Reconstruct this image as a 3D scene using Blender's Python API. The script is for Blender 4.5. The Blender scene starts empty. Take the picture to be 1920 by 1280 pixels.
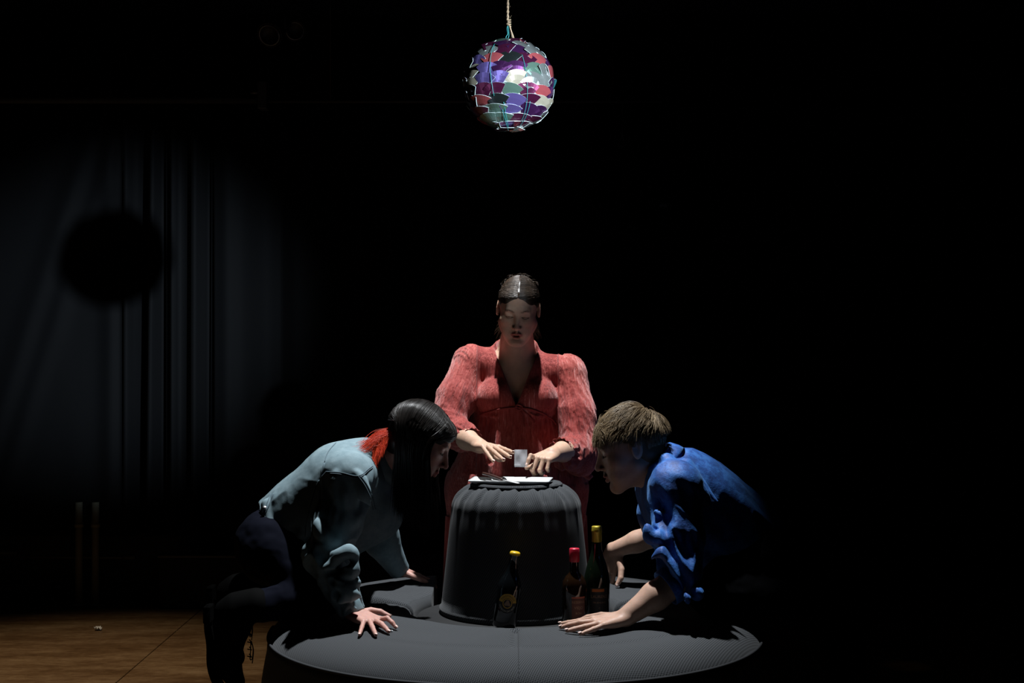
import bpy, bmesh, math, random
import numpy as np
import openvdb as vdb
from mathutils import Vector, Matrix
from mathutils.bvhtree import BVHTree
random.seed(7); rng = np.random.default_rng(7)
C = bpy.context.scene.collection
S = bpy.context.scene
R = math.radians

# ------------------------------------------------------------------ camera
F = 2667.0; EYE = 1.33
cam_d = bpy.data.cameras.new('camera'); cam = bpy.data.objects.new('camera', cam_d); C.objects.link(cam)
cam.location = (0, 0, EYE); cam.rotation_euler = (R(90), 0, 0)
cam_d.sensor_width = 36; cam_d.lens = 36 * F / 1920; cam_d.clip_start = .05; cam_d.clip_end = 50
S.camera = cam
def P(px, py, Y): return np.array([(px - 960) / F * Y, Y, EYE - (py - 640) / F * Y])

# ------------------------------------------------------------------ world, lamps, exposure
w = bpy.data.worlds.new('world'); S.world = w; w.use_nodes = True
w.node_tree.nodes['Background'].inputs[0].default_value = (.0009, .0010, .0013, 1)
w.node_tree.nodes['Background'].inputs[1].default_value = 1.0
def spot(name, loc, target, power, angle, blend, radius, col):
    d = bpy.data.lights.new(name, 'SPOT'); o = bpy.data.objects.new(name, d); C.objects.link(o)
    d.energy = power; d.spot_size = R(angle); d.spot_blend = blend; d.shadow_soft_size = radius; d.color = col
    o.location = loc
    o.rotation_euler = (Vector(target) - Vector(loc)).to_track_quat('-Z', 'Y').to_euler()
    return o
spot('key_spot', (.02, 4.88, 4.05), (-.11, 4.53, .5), 840, 31, .5, .035, (.93, .97, 1.0))
spot('side_spot', (2.38, .49, 2.46), (-1.97, 7.2, 1.46), 2500, 14.0, 1.0, .05, (.75, .88, 1.0))
spot('floor_spot', (-2.1, 5.1, 4.0), (-1.85, 5.5, 0), 330, 42, 1.0, .06, (1.0, .80, .55))
spot('pool_spot', (1.75, 5.2, 4.0), (1.62, 5.83, 0), 4, 3.2, 1.0, .02, (1.0, .72, .35))
S.view_settings.view_transform = 'Standard'; S.view_settings.look = 'None'
S.view_settings.exposure = 0; S.view_settings.gamma = 1; S.view_settings.use_curve_mapping = False
try:
    S.cycles.use_denoising = True; S.cycles.diffuse_bounces = 1; S.cycles.glossy_bounces = 3
except Exception: pass

# ------------------------------------------------------------------ material helpers
def mat(name, col=(.5, .5, .5), rough=.6, metal=0, **kw):
    m = bpy.data.materials.new(name); m.use_nodes = True
    b = m.node_tree.nodes['Principled BSDF']
    b.inputs['Base Color'].default_value = (*col, 1); b.inputs['Roughness'].default_value = rough
    b.inputs['Metallic'].default_value = metal
    for k, v in kw.items():
        k = k.replace('_', ' ')
        b.inputs[k].default_value = v
    return m
class NT:
    def __init__(s, m): s.m = m; s.t = m.node_tree; s.b = s.t.nodes['Principled BSDF']
    def n(s, ty, **kw):
        n = s.t.nodes.new(ty)
        for k, v in kw.items():
            if hasattr(n, k): setattr(n, k, v)
            else: n.inputs[k.replace('_', ' ')].default_value = v
        return n
    def l(s, a, b): s.t.links.new(a, b)
    def coord(s, kind='Object', scale=(1, 1, 1), rot=(0, 0, 0)):
        c = s.n('ShaderNodeTexCoord'); mp = s.n('ShaderNodeMapping')
        mp.inputs['Scale'].default_value = scale; mp.inputs['Rotation'].default_value = rot
        s.l(c.outputs[kind], mp.inputs[0]); return mp.outputs[0]
    def noise(s, vec, scale, detail=4, rough=.6):
        n = s.n('ShaderNodeTexNoise'); n.inputs['Scale'].default_value = scale
        n.inputs['Detail'].default_value = detail; n.inputs['Roughness'].default_value = rough
        s.l(vec, n.inputs['Vector']); return n.outputs['Fac']
    def ramp(s, fac, stops):
        r = s.n('ShaderNodeValToRGB'); e = r.color_ramp.elements
        while len(e) < len(stops): e.new(.5)
        for el, (p, c) in zip(e, stops): el.position = p; el.color = (*c, 1)
        s.l(fac, r.inputs[0]); return r.outputs[0]
    def bump(s, h, strength, dist=.002):
        b = s.n('ShaderNodeBump'); b.inputs['Strength'].default_value = strength; b.inputs['Distance'].default_value = dist
        s.l(h, b.inputs['Height']); s.l(b.outputs[0], s.b.inputs['Normal'])
    def base(s, o): s.l(o, s.b.inputs['Base Color'])
    def math(s, op, a, b=None):
        n = s.n('ShaderNodeMath', operation=op)
        for i, v in enumerate((a, b)):
            if v is None: continue
            if isinstance(v, (int, float)): n.inputs[i].default_value = v
            else: s.l(v, n.inputs[i])
        return n.outputs[0]

def fabric_weave(name, c0, c1, period=.0056):
    m = mat(name, c0, .95); b = m.node_tree.nodes['Principled BSDF']
    b.inputs['Sheen Weight'].default_value = .1; b.inputs['Specular IOR Level'].default_value = .15
    t = NT(m); uv = t.coord('UV', (1/period, 1/period, 1), (0, 0, R(27)))
    sp = t.n('ShaderNodeSeparateXYZ'); t.l(uv, sp.inputs[0])
    a = t.math('SINE', t.math('MULTIPLY', sp.outputs[0], 2*math.pi))
    c = t.math('SINE', t.math('MULTIPLY', sp.outputs[1], 2*math.pi))
    h = t.math('ADD', t.math('MULTIPLY', t.math('MULTIPLY', a, c), .35), t.math('MULTIPLY', a, .25))
    h = t.math('ADD', h, .5)
    nz = t.noise(t.coord('UV'), 900, 2); h2 = t.math('ADD', h, t.math('MULTIPLY', t.math('SUBTRACT', nz, .5), .7))
    t.base(t.ramp(h2, [(.15, c0), (.85, c1)])); t.bump(h, .35, .0011)
    return m
M = {}
M['weave'] = fabric_weave('bench_weave', (.010, .011, .0125), (.098, .104, .112))
M['piping'] = mat('bench_piping', (.03, .032, .036), .9)
M['plinth'] = mat('plinth_black', (.01, .01, .011), .8)

def m_skin(name, base):
    m = mat(name, base, .5); b = m.node_tree.nodes['Principled BSDF']
    b.inputs['Subsurface Weight'].default_value = .25; b.inputs['Subsurface Scale'].default_value = .012
    b.inputs['Subsurface Radius'].default_value = (1, .35, .2); b.inputs['Specular IOR Level'].default_value = .35
    t = NT(m); at = t.n('ShaderNodeAttribute'); at.attribute_name = 'tint'
    mx = t.n('ShaderNodeMix', data_type='RGBA', blend_type='MULTIPLY'); mx.inputs[0].default_value = 1
    nz = t.noise(t.coord('Object'), 60, 4)
    c = t.ramp(nz, [(.3, tuple(v*.88 for v in base)), (.7, tuple(min(1, v*1.06) for v in base))])
    t.l(c, mx.inputs[6]); t.l(at.outputs['Color'], mx.inputs[7]); t.base(mx.outputs[2])
    t.bump(t.noise(t.coord('Object'), 450, 3), .25, .0006)
    return m
M['skin_a'] = m_skin('skin_standing', (.60, .38, .27)); M['skin_b'] = m_skin('skin_left', (.62, .34, .28)); M['skin_c'] = m_skin('skin_right', (.56, .35, .26))

def m_hair(name, root, tip, spec=.5, rough=.35):
    m = mat(name, root, rough); t = NT(m); b = t.b; b.inputs['Specular IOR Level'].default_value = spec
    at = t.n('ShaderNodeAttribute'); at.attribute_name = 'tint'
    sp = t.n('ShaderNodeSeparateColor'); t.l(at.outputs['Color'], sp.inputs[0])
    t.base(t.ramp(sp.outputs[0], [(0, root), (1, tip)]))
    b.inputs['Anisotropic'].default_value = .6
    return m
M['hair_a'] = m_hair('hair_brown', (.016, .009, .005), (.075, .048, .03), .5, .38)
M['hair_b'] = m_hair('hair_black', (.006, .005, .0045), (.028, .022, .019), .5, .36)
M['hair_red'] = m_hair('hair_red', (.5, .02, .004), (.85, .07, .012), .3, .5)
M['hair_c'] = m_hair('hair_light_brown', (.05, .03, .015), (.42, .30, .17), .4, .5)
M['brow'] = mat('brow_hair', (.02, .012, .008), .8)
M['mouth'] = mat('mouth_inside', (.04, .01, .01), .8)

# velvet with crinkles that run down the cloth
m = mat('crinkled_velvet', (.35, .06, .055), .55); t = NT(m)
t.b.inputs['Sheen Weight'].default_value = .55; t.b.inputs['Sheen Roughness'].default_value = .35
t.b.inputs['Sheen Tint'].default_value = (1, .62, .6, 1); t.b.inputs['Specular IOR Level'].default_value = .25
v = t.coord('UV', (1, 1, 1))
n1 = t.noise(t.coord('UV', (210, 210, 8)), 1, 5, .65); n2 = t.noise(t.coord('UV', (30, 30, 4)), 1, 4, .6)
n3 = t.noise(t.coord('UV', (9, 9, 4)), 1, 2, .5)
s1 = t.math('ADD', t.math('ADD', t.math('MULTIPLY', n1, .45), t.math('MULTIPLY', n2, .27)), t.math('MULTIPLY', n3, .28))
t.base(t.ramp(s1, [(.34, (.10, .010, .009)), (.47, (.33, .045, .038)), (.58, (.50, .11, .09)), (.68, (.90, .50, .47))]))  # pale sheen highlights and darker shade of the crinkles, painted into the colour
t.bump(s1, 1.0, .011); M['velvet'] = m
for nd in m.node_tree.nodes:
    if nd.type == 'TEX_COORD':
        for l in list(nd.outputs['UV'].links):
            at = t.n('ShaderNodeAttribute'); at.attribute_name = 'rest'; t.l(at.outputs['Vector'], l.to_socket)

m = mat('washed_denim', (.3, .38, .42), .85); t = NT(m)
n1 = t.noise(t.coord('Object'), 28, 5, .7); n2 = t.noise(t.coord('Object', (900, 900, 300)), 1, 2)
s1 = t.math('ADD', t.math('MULTIPLY', n1, .6), t.math('MULTIPLY', n2, .4))
t.base(t.ramp(s1, [(.3, (.14, .215, .25)), (.7, (.29, .385, .42))])); t.bump(n2, .35, .0012); t.b.inputs['Specular IOR Level'].default_value = .15
M['denim'] = m
M['denim_seam'] = mat('denim_seam', (.12, .17, .2), .9)
m = mat('dark_jeans', (.0016, .0024, .008), .9); M['jeans'] = m; m.node_tree.nodes['Principled BSDF'].inputs['Specular IOR Level'].default_value = .1
M['black_cloth'] = mat('black_cloth', (.004, .004, .005), .95); M['black_cloth'].node_tree.nodes['Principled BSDF'].inputs['Specular IOR Level'].default_value = .05
m = mat('blue_satin', (.012, .08, .34), .6); t = NT(m); t.b.inputs['Specular IOR Level'].default_value = .45
t.b.inputs['Sheen Weight'].default_value = .25; t.b.inputs['Sheen Tint'].default_value = (.3, .6, 1, 1)
n1 = t.noise(t.coord('Object'), 22, 6, .75)
t.base(t.ramp(n1, [(.40, (.006, .045, .22)), (.50, (.012, .085, .36)), (.56, (.03, .15, .50))])); t.bump(n1, .5, .006); M['shirt'] = m
M['boot'] = mat('boot_leather', (.002, .002, .002), .85, Specular_IOR_Level=.05)
M['sole'] = mat('boot_sole', (.002, .002, .002), .9, Specular_IOR_Level=.03)

# ------------------------------------------------------------------ mesh helpers
def tag(o, label=None, cat=None, group=None, kind=None):
    if label: o['label'] = label
    if cat: o['category'] = cat
    if group: o['group'] = group
    if kind: o['kind'] = kind
    return o
def empty(name, loc, label, cat, group=None):
    o = bpy.data.objects.new(name, None); C.objects.link(o); o.location = loc; o.empty_display_size = .1
    return tag(o, label, cat, group)
def link(name, me, material, parent=None, smooth=True):
    o = bpy.data.objects.new(name, me); C.objects.link(o)
    if material:
        for mm in (material if isinstance(material, (list, tuple)) else [material]): me.materials.append(mm)
    if smooth: me.polygons.foreach_set('use_smooth', np.ones(len(me.polygons), bool))
    if parent:
        o.parent = parent; o.matrix_parent_inverse = Matrix.Translation(parent.location).inverted() if parent.parent is None else Matrix.Identity(4)
        if parent.parent is not None: o.matrix_parent_inverse = Matrix.Identity(4)
    return o
def from_np(name, V, Q):
    me = bpy.data.meshes.new(name); V = np.asarray(V, np.float32); Q = np.asarray(Q, np.int32)
    k = Q.shape[1]
    me.vertices.add(len(V)); me.vertices.foreach_set('co', V.ravel())
    me.loops.add(Q.size); me.loops.foreach_set('vertex_index', Q.ravel())
    me.polygons.add(len(Q)); me.polygons.foreach_set('loop_start', np.arange(0, Q.size, k, dtype=np.int32))
    me.update(calc_edges=True); return me
def grid_mesh(name, G, close_u=False, close_v=False, UV=None):
    """G: (nu, nv, 3)"""
    nu, nv = G.shape[:2]; idx = np.arange(nu*nv).reshape(nu, nv)
    iu = np.arange(nu if close_u else nu-1); iv = np.arange(nv if close_v else nv-1)
    a = idx[np.ix_(iu, iv)]; b = idx[np.ix_((iu+1) % nu, iv)]; c = idx[np.ix_((iu+1) % nu, (iv+1) % nv)]; d = idx[np.ix_(iu, (iv+1) % nv)]
    Q = np.stack([a, b, c, d], -1).reshape(-1, 4)
    me = from_np(name, G.reshape(-1, 3), Q)
    if UV is not None:
        uvl = me.uv_layers.new(name='UVMap'); uvl.data.foreach_set('uv', UV.reshape(-1, 2)[Q.ravel()].astype(np.float32).ravel())
    return me
def tube_np(pts, rad, n=8, caps=True):
    pts = np.asarray(pts, float); rad = np.broadcast_to(np.asarray(rad, float), (len(pts),))
    T = np.gradient(pts, axis=0); T /= np.linalg.norm(T, axis=1)[:, None] + 1e-12
    up = np.array([0, 0, 1.]) if abs(T[0][2]) < .9 else np.array([1., 0, 0])
    A = np.cross(T, up); 
    for i in range(len(A)):
        if np.linalg.norm(A[i]) < 1e-3: A[i] = A[i-1] if i else np.cross(T[i], [0, 1, 0])
        if i and A[i] @ A[i-1] < 0: A[i] = -A[i]
    A /= np.linalg.norm(A, axis=1)[:, None]; B = np.cross(T, A)
    th = np.linspace(0, 2*np.pi, n, endpoint=False)
    G = pts[:, None] + rad[:, None, None]*(np.cos(th)[None, :, None]*A[:, None] + np.sin(th)[None, :, None]*B[:, None])
    V = G.reshape(-1, 3); L = len(pts); faces = []
    for i in range(L-1):
        for j in range(n): faces.append((i*n+j, i*n+(j+1) % n, (i+1)*n+(j+1) % n, (i+1)*n+j))
    if caps: faces.append(tuple(range(n-1, -1, -1))); faces.append(tuple((L-1)*n+j for j in range(n)))
    return V, faces
def tubes(name, lst, material, parent=None, n=8):
    V = []; Fc = []; off = 0
    for pts, rad in lst:
        v, f = tube_np(pts, rad, n); V.append(v); Fc += [tuple(i+off for i in q) for q in f]; off += len(v)
    me = bpy.data.meshes.new(name); me.from_pydata(np.concatenate(V).tolist(), [], Fc); me.update()
    return link(name, me, material, parent)
def smooth_curve(pts, n=40):
    pts = np.asarray(pts, float); k = len(pts); t = np.linspace(0, k-1, n); i = np.clip(t.astype(int), 0, k-2); f = (t-i)[:, None]
    p0 = pts[np.clip(i-1, 0, k-1)]; p1 = pts[i]; p2 = pts[i+1]; p3 = pts[np.clip(i+2, 0, k-1)]
    return .5*((2*p1)+(-p0+p2)*f+(2*p0-5*p1+4*p2-p3)*f**2+(-p0+3*p1-3*p2+p3)*f**3)
def lathe(name, prof, material, parent=None, n=40, loc=(0, 0, 0), mtx=None):
    prof = np.asarray(prof, float); th = np.linspace(0, 2*np.pi, n, endpoint=False)
    G = np.stack([prof[:, 0][:, None]*np.cos(th), prof[:, 0][:, None]*np.sin(th), np.repeat(prof[:, 1][:, None], n, 1)], -1)
    V = G.reshape(-1, 3)
    if mtx is not None: V = V @ np.array(mtx.to_3x3()).T + np.array(mtx.translation)
    else: V = V + np.array(loc)
    me = grid_mesh(name, V.reshape(G.shape)[:, ::-1], close_v=True)
    return link(name, me, material, parent)
def box(name, lo, hi, material, parent=None, bevel=0, rotz=0, seg=2):
    bm = bmesh.new(); bmesh.ops.create_cube(bm, size=1)
    lo = Vector(lo); hi = Vector(hi)
    for v in bm.verts: v.co = Vector((v.co[i]*(hi[i]-lo[i]) for i in range(3)))
    if bevel: bmesh.ops.bevel(bm, geom=bm.edges[:], offset=bevel, segments=seg, affect='EDGES', profile=.5)
    mid = (lo+hi)/2
    for v in bm.verts: v.co = Matrix.Rotation(rotz, 3, 'Z') @ v.co + mid
    me = bpy.data.meshes.new(name); bm.to_mesh(me); bm.free()
    return link(name, me, material, parent, smooth=False)

# value noise, vectorised
_perm = rng.random((64, 64, 64)).astype(np.float32)
def vnoise(p):
    i = np.floor(p).astype(int); f = (p-i).astype(np.float32); f = f*f*(3-2*f); i &= 63; j = (i+1) & 63
    x0, y0, z0 = i.T; x1, y1, z1 = j.T; fx, fy, fz = f.T; g = _perm
    a = g[x0, y0, z0]*(1-fx)+g[x1, y0, z0]*fx; b = g[x0, y1, z0]*(1-fx)+g[x1, y1, z0]*fx
    c = g[x0, y0, z1]*(1-fx)+g[x1, y0, z1]*fx; d = g[x0, y1, z1]*(1-fx)+g[x1, y1, z1]*fx
    return (a*(1-fy)+b*fy)*(1-fz)+(c*(1-fy)+d*fy)*fz*1.0
def fbm(p, o=3):
    s = 0; a = 1; t = 0
    for k in range(o): s = s+a*vnoise(p*2**k+13.7*k); t += a; a *= .5
    return s/t

# ------------------------------------------------------------------ signed distance sculpting
def A3(v): return np.asarray(v, np.float64)
class Field:
    def __init__(s, lo, hi, h):
        s.h = h; s.lo = A3(lo); n = np.ceil((A3(hi)-s.lo)/h).astype(int)+1; s.n = n
        s.ax = [(s.lo[i]+np.arange(n[i])*h).astype(np.float32) for i in range(3)]
        s.D = np.full(n, 3*h, np.float32)
    def sub(s, lo, hi, m):
        a = np.clip(np.floor((A3(lo)-m-s.lo)/s.h).astype(int), 0, s.n); b = np.clip(np.ceil((A3(hi)+m-s.lo)/s.h).astype(int)+1, 0, s.n)
        if (b <= a).any(): return None, None
        sl = tuple(slice(a[i], b[i]) for i in range(3))
        return sl, (s.ax[0][sl[0]][:, None, None], s.ax[1][sl[1]][None, :, None], s.ax[2][sl[2]][None, None, :])
    def put(s, sl, d, k, mode='add'):
        D = s.D[sl]
        if mode == 'add':
            if k > 0: hh = np.maximum(k-np.abs(D-d), 0); s.D[sl] = np.minimum(D, d)-hh*hh/(4*k)
            else: s.D[sl] = np.minimum(D, d)
        else:
            d = -d
            if k > 0: hh = np.maximum(k-np.abs(D-d), 0); s.D[sl] = np.maximum(D, d)+hh*hh/(4*k)
            else: s.D[sl] = np.maximum(D, d)
    def cone(s, a, b, ra, rb, k=.01, mode='add', flat=None):
        a = A3(a); b = A3(b); r = max(ra, rb); m = r+k+3*s.h
        sl, q = s.sub(np.minimum(a, b), np.maximum(a, b), m)
        if sl is None: return
        ab = b-a; L = max(ab@ab, 1e-9)
        px, py, pz = q[0]-a[0], q[1]-a[1], q[2]-a[2]
        t = np.clip((px*ab[0]+py*ab[1]+pz*ab[2])/L, 0, 1)
        dx, dy, dz = px-t*ab[0], py-t*ab[1], pz-t*ab[2]
        if flat is not None:   # flatten along direction n by factor f
            n, f = A3(flat[0]), flat[1]; n = n/np.linalg.norm(n)
            dn = (dx*n[0]+dy*n[1]+dz*n[2])*(f-1); dx = dx+dn*n[0]; dy = dy+dn*n[1]; dz = dz+dn*n[2]
        d = np.sqrt(dx*dx+dy*dy+dz*dz)-(ra+(rb-ra)*t)
        if flat is not None: d = d/f**.5
        s.put(sl, d.astype(np.float32), k, mode)
    def chain(s, pts, rad, k=.01, flat=None):
        for i in range(len(pts)-1): s.cone(pts[i], pts[i+1], rad[i], rad[i+1], k, flat=flat)
    def ell(s, c, r, k=.01, rot=None, mode='add'):
        c = A3(c); r = A3(r); m = max(r)+k+3*s.h
        sl, q = s.sub(c, c, m)
        if sl is None: return
        x, y, z = q[0]-c[0], q[1]-c[1], q[2]-c[2]
        if rot is not None:
            Rm = np.asarray(rot); x, y, z = (Rm[0, 0]*x+Rm[1, 0]*y+Rm[2, 0]*z, Rm[0, 1]*x+Rm[1, 1]*y+Rm[2, 1]*z, Rm[0, 2]*x+Rm[1, 2]*y+Rm[2, 2]*z)
        k0 = np.sqrt((x/r[0])**2+(y/r[1])**2+(z/r[2])**2); k1 = np.sqrt((x/r[0]**2)**2+(y/r[1]**2)**2+(z/r[2]**2)**2)+1e-9
        s.put(sl, (k0*(k0-1)/k1).astype(np.float32), k, mode)
    def clip(s, p, n, k=0):      # removes the side the normal points to
        p = A3(p); n = A3(n); n = n/np.linalg.norm(n)
        d = (s.ax[0][:, None, None]-p[0])*n[0]+(s.ax[1][None, :, None]-p[1])*n[1]+(s.ax[2][None, None, :]-p[2])*n[2]
        s.put((slice(None),)*3, (-d).astype(np.float32), k, 'cut')
    def clip_local(s, p, n, rad, k=0):   # the same, only inside a ball
        p = A3(p); n = A3(n); n = n/np.linalg.norm(n); sl, q = s.sub(p, p, rad)
        x, y, z = q[0]-p[0], q[1]-p[1], q[2]-p[2]
        d = -(x*n[0]+y*n[1]+z*n[2]); b = np.sqrt(x*x+y*y+z*z)-rad
        s.put(sl, np.maximum(d, b).astype(np.float32), k, 'cut')
    def mesh(s, name):
        g = vdb.FloatGrid(3*s.h); g.copyFromArray(np.clip(s.D, -3*s.h, 3*s.h))
        pts, quads = g.convertToQuads(isovalue=0)
        V = pts*s.h+s.lo; Q = quads
        lab = np.arange(len(V)); E = np.concatenate([Q[:, [0, 1]], Q[:, [1, 2]], Q[:, [2, 3]]])
        for _ in range(200):          # connected pieces: crumbs left by cuts are dropped
            m = np.minimum(lab[E[:, 0]], lab[E[:, 1]]); l0 = lab.copy(); np.minimum.at(lab, l0[E[:, 0]], m); np.minimum.at(lab, l0[E[:, 1]], m); np.minimum.at(lab, E[:, 0], m); np.minimum.at(lab, E[:, 1], m); lab = lab[lab]; lab = lab[lab]; lab = lab[lab]
            if (lab == l0).all(): break
        cnt = np.bincount(lab, minlength=len(V)); big = cnt > .04*len(V); keep = big[lab]; new = np.cumsum(keep)-1; Q = new[Q[keep[Q[:, 0]]]]; V = V[keep]
        return V, Q
def vnormals(me):
    N = np.empty(len(me.vertices)*3, np.float32); me.vertices.foreach_get('normal', N); return N.reshape(-1, 3)
def vco(me):
    N = np.empty(len(me.vertices)*3, np.float32); me.vertices.foreach_get('co', N); return N.reshape(-1, 3)
def set_co(me, V): me.vertices.foreach_set('co', np.asarray(V, np.float32).ravel()); me.update()
def relax(me, it=2, f=.5):
    E = np.empty(len(me.edges)*2, np.int32); me.edges.foreach_get('vertices', E); E = E.reshape(-1, 2); V = vco(me).astype(np.float64)
    deg = np.bincount(E.ravel(), minlength=len(V))[:, None]
    for _ in range(it):
        Sm = np.stack([np.bincount(E[:, 0], V[E[:, 1], c], len(V))+np.bincount(E[:, 1], V[E[:, 0], c], len(V)) for c in range(3)], 1)
        V = V*(1-f)+f*Sm/np.maximum(deg, 1)
    set_co(me, V)
def tint(me, col):
    a = me.color_attributes.new('tint', 'FLOAT_COLOR', 'POINT'); col = np.concatenate([col, np.ones((len(col), 1))], 1).astype(np.float32)
    a.data.foreach_set('color', col.ravel())
def bvh(o):
    me = o.data; return BVHTree.FromPolygons([tuple(v) for v in vco(me).tolist()], [tuple(p.vertices) for p in me.polygons])
def cam_hit(tree, px, py, off=0):
    d = Vector(P(px, py, 1) - np.array([0, 0, EYE])).normalized(); h = tree.ray_cast(Vector((0, 0, EYE)), d)
    return None if h[0] is None else np.array(h[0]+h[1]*off)

# ------------------------------------------------------------------ the head, in its own frame (face towards -Y), put into a field by a matrix
def head_frame(center, fwd, up, scale=1.0, wide=1.0):
    f = A3(fwd); f /= np.linalg.norm(f); u = A3(up); u -= f*(u@f); u /= np.linalg.norm(u); x = np.cross(-f, u)
    Rm = np.stack([x, -f, u], 1)
    return dict(c=A3(center), R=Rm, s=scale, w=wide)
def hp(H, p): p = A3(p)*np.array([H['w'], 1, 1])*H['s']; return H['c']+H['R']@p
def hl(H, V): return ((V-H['c'])@H['R'])/H['s']/np.array([H['w'], 1, 1])
def put_head(f, H, male=False, open_mouth=.0):
    s = H['s']
    def e(c, r, k=.01, mode='add', rx=0, rz=0):
        Rl = np.array((Matrix.Rotation(rz, 3, 'Z') @ Matrix.Rotation(rx, 3, 'X'))); f.ell(hp(H, c), A3(r)*s*np.array([H['w'], 1, 1]), k*s, rot=H['R']@Rl, mode=mode)
    def c(a, b, ra, rb, k=.01, mode='add'): f.cone(hp(H, a), hp(H, b), ra*s, rb*s, k*s, mode)
    e((0, .018, .036), (.073, .094, .082), .01)
    e((0, -.028, -.018), (.060, .060, .088), .03)
    for q in (-1, 1):
        c((q*.050, .002, -.052), (q*.016, -.066, -.099), .020, .015, .022)
        e((q*.038, -.054, -.022), (.018, .018, .018), .025)
        e((q*.030, -.062, -.062), (.020, .020, .022), .02)
    e((0, -.073, -.100), (.018, .016, .014) if not male else (.021, .017, .017), .014)
    c((-.030, -.077, .028), (.030, -.077, .028), .011, .011, .022)
    e((0, -.046, .066), (.047, .036, .030), .02)
    for q in (-1, 1):
        e((q*.032, -.097, .010), (.017, .016, .011), .012, 'cut')
        e((q*.031, -.074, .009), (.0145, .0135, .0115), .004)
        c((q*.017, -.0862, .0035), (q*.031, -.0895, .0012), .0012, .0012, .0015, 'cut'); c((q*.031, -.0895, .0012), (q*.045, -.082, .003), .0012, .0012, .0015, 'cut')
        c((q*.018, -.083, .018), (q*.045, -.079, .017), .0035, .003, .006)
    c((0, -.085, .018), (0, -.111, -.026), .0062, .0082, .010)
    e((0, -.111, -.030), (.0088, .0085, .0078), .005)
    for q in (-1, 1):
        e((q*.0115, -.0985, -.0335), (.0065, .0085, .0062), .005)
        e((q*.0062, -.104, -.0395), (.0028, .0042, .003), .002, 'cut')
    c((0, -.094, -.044), (0, -.096, -.054), .004, .004, .006)
    c((-.021, -.0865, -.0630), (-.007, -.0965, -.0580), .0030, .0048, .004); c((.021, -.0865, -.0630), (.007, -.0965, -.0580), .0030, .0048, .004); c((-.007, -.0965, -.0580), (.007, -.0965, -.0580), .0048, .0048, .003)
    zl = -.0695-open_mouth
    c((-.020, -.0865, -.0640-open_mouth*.3), (-.006, -.0935, zl), .0030, .0056, .004); c((.020, -.0865, -.0640-open_mouth*.3), (.006, -.0935, zl), .0030, .0056, .004); c((-.006, -.0935, zl), (.006, -.0935, zl), .0056, .0056, .003)
    c((-.020, -.0925, -.0638), (0, -.102, -.0638-open_mouth/2), .0012, .0014+open_mouth*.6, .002, 'cut'); c((.020, -.0925, -.0638), (0, -.102, -.0638-open_mouth/2), .0012, .0014+open_mouth*.6, .002, 'cut')
    for q in (-1, 1):
        e((q*.0765, .012, .002), (.0065, .019, .032), .006, rx=R(-12), rz=R(q*18))
        e((q*.0835, .010, .005), (.006, .011, .021), .003, 'cut', rx=R(-12), rz=R(q*18))
        e((q*.0775, .003, -.004), (.005, .006, .008), .003)
def head_tint(H, V, col, lip=(.75, .42, .42), brow=(.25, .2, .18), female=True):
    L = hl(H, V); near = (np.abs(L) < .14).all(1)
    def blob(c, r, colr, amt=1.0):
        d = np.sqrt((((L-A3(c))/A3(r))**2).sum(1)); wgt = np.clip((1.15-d)*4, 0, 1)*near*amt
        col[:] = col*(1-wgt[:, None])+col*A3(colr)*wgt[:, None]
    for q in (-1, 1):
        for kx, kz in ((.018, .027), (.026, .031), (.034, .032), (.042, .029)): blob((q*kx, -.088, kz), (.007, .02, .0035), brow, .75)
        blob((q*.031, -.088, .004), (.018, .012, .0022), (.25, .18, .16), .9)
    blob((0, -.098, -.064), (.023, .022, .0115), lip)
    blob((0, -.11, -.03), (.016, .014, .012), (1.0, .82, .8), .6)
    for q in (-1, 1): blob((q*.045, -.07, -.025), (.022, .025, .018), (1.0, .8, .78), .6)
    return col
def lash_and_brow(H, person, sgn=1):
    out = []
    for q in (-1, 1):
        pts = [hp(H, (q*x, y, z)) for x, y, z in ((.016, -.0865, .0270), (.024, -.0905, .0310), (.034, -.0885, .0325), (.045, -.0800, .0285))]
        out.append(('eyebrow', smooth_curve(pts, 12), np.interp(np.linspace(0, 1, 12), [0, .3, 1], [.0022, .0026, .0008])*H['s']))
        pts = [hp(H, (q*x, y, z)) for x, y, z in ((.0175, -.0860, .0035), (.025, -.0890, .0005), (.034, -.0890, .0003), (.044, -.0820, .0035))]
        out.append(('eyelashes', smooth_curve(pts, 10), .0011*H['s']))
    for nm, p, r in out: tubes(nm, [(p, r)], M['brow'], person, 6)

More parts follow.
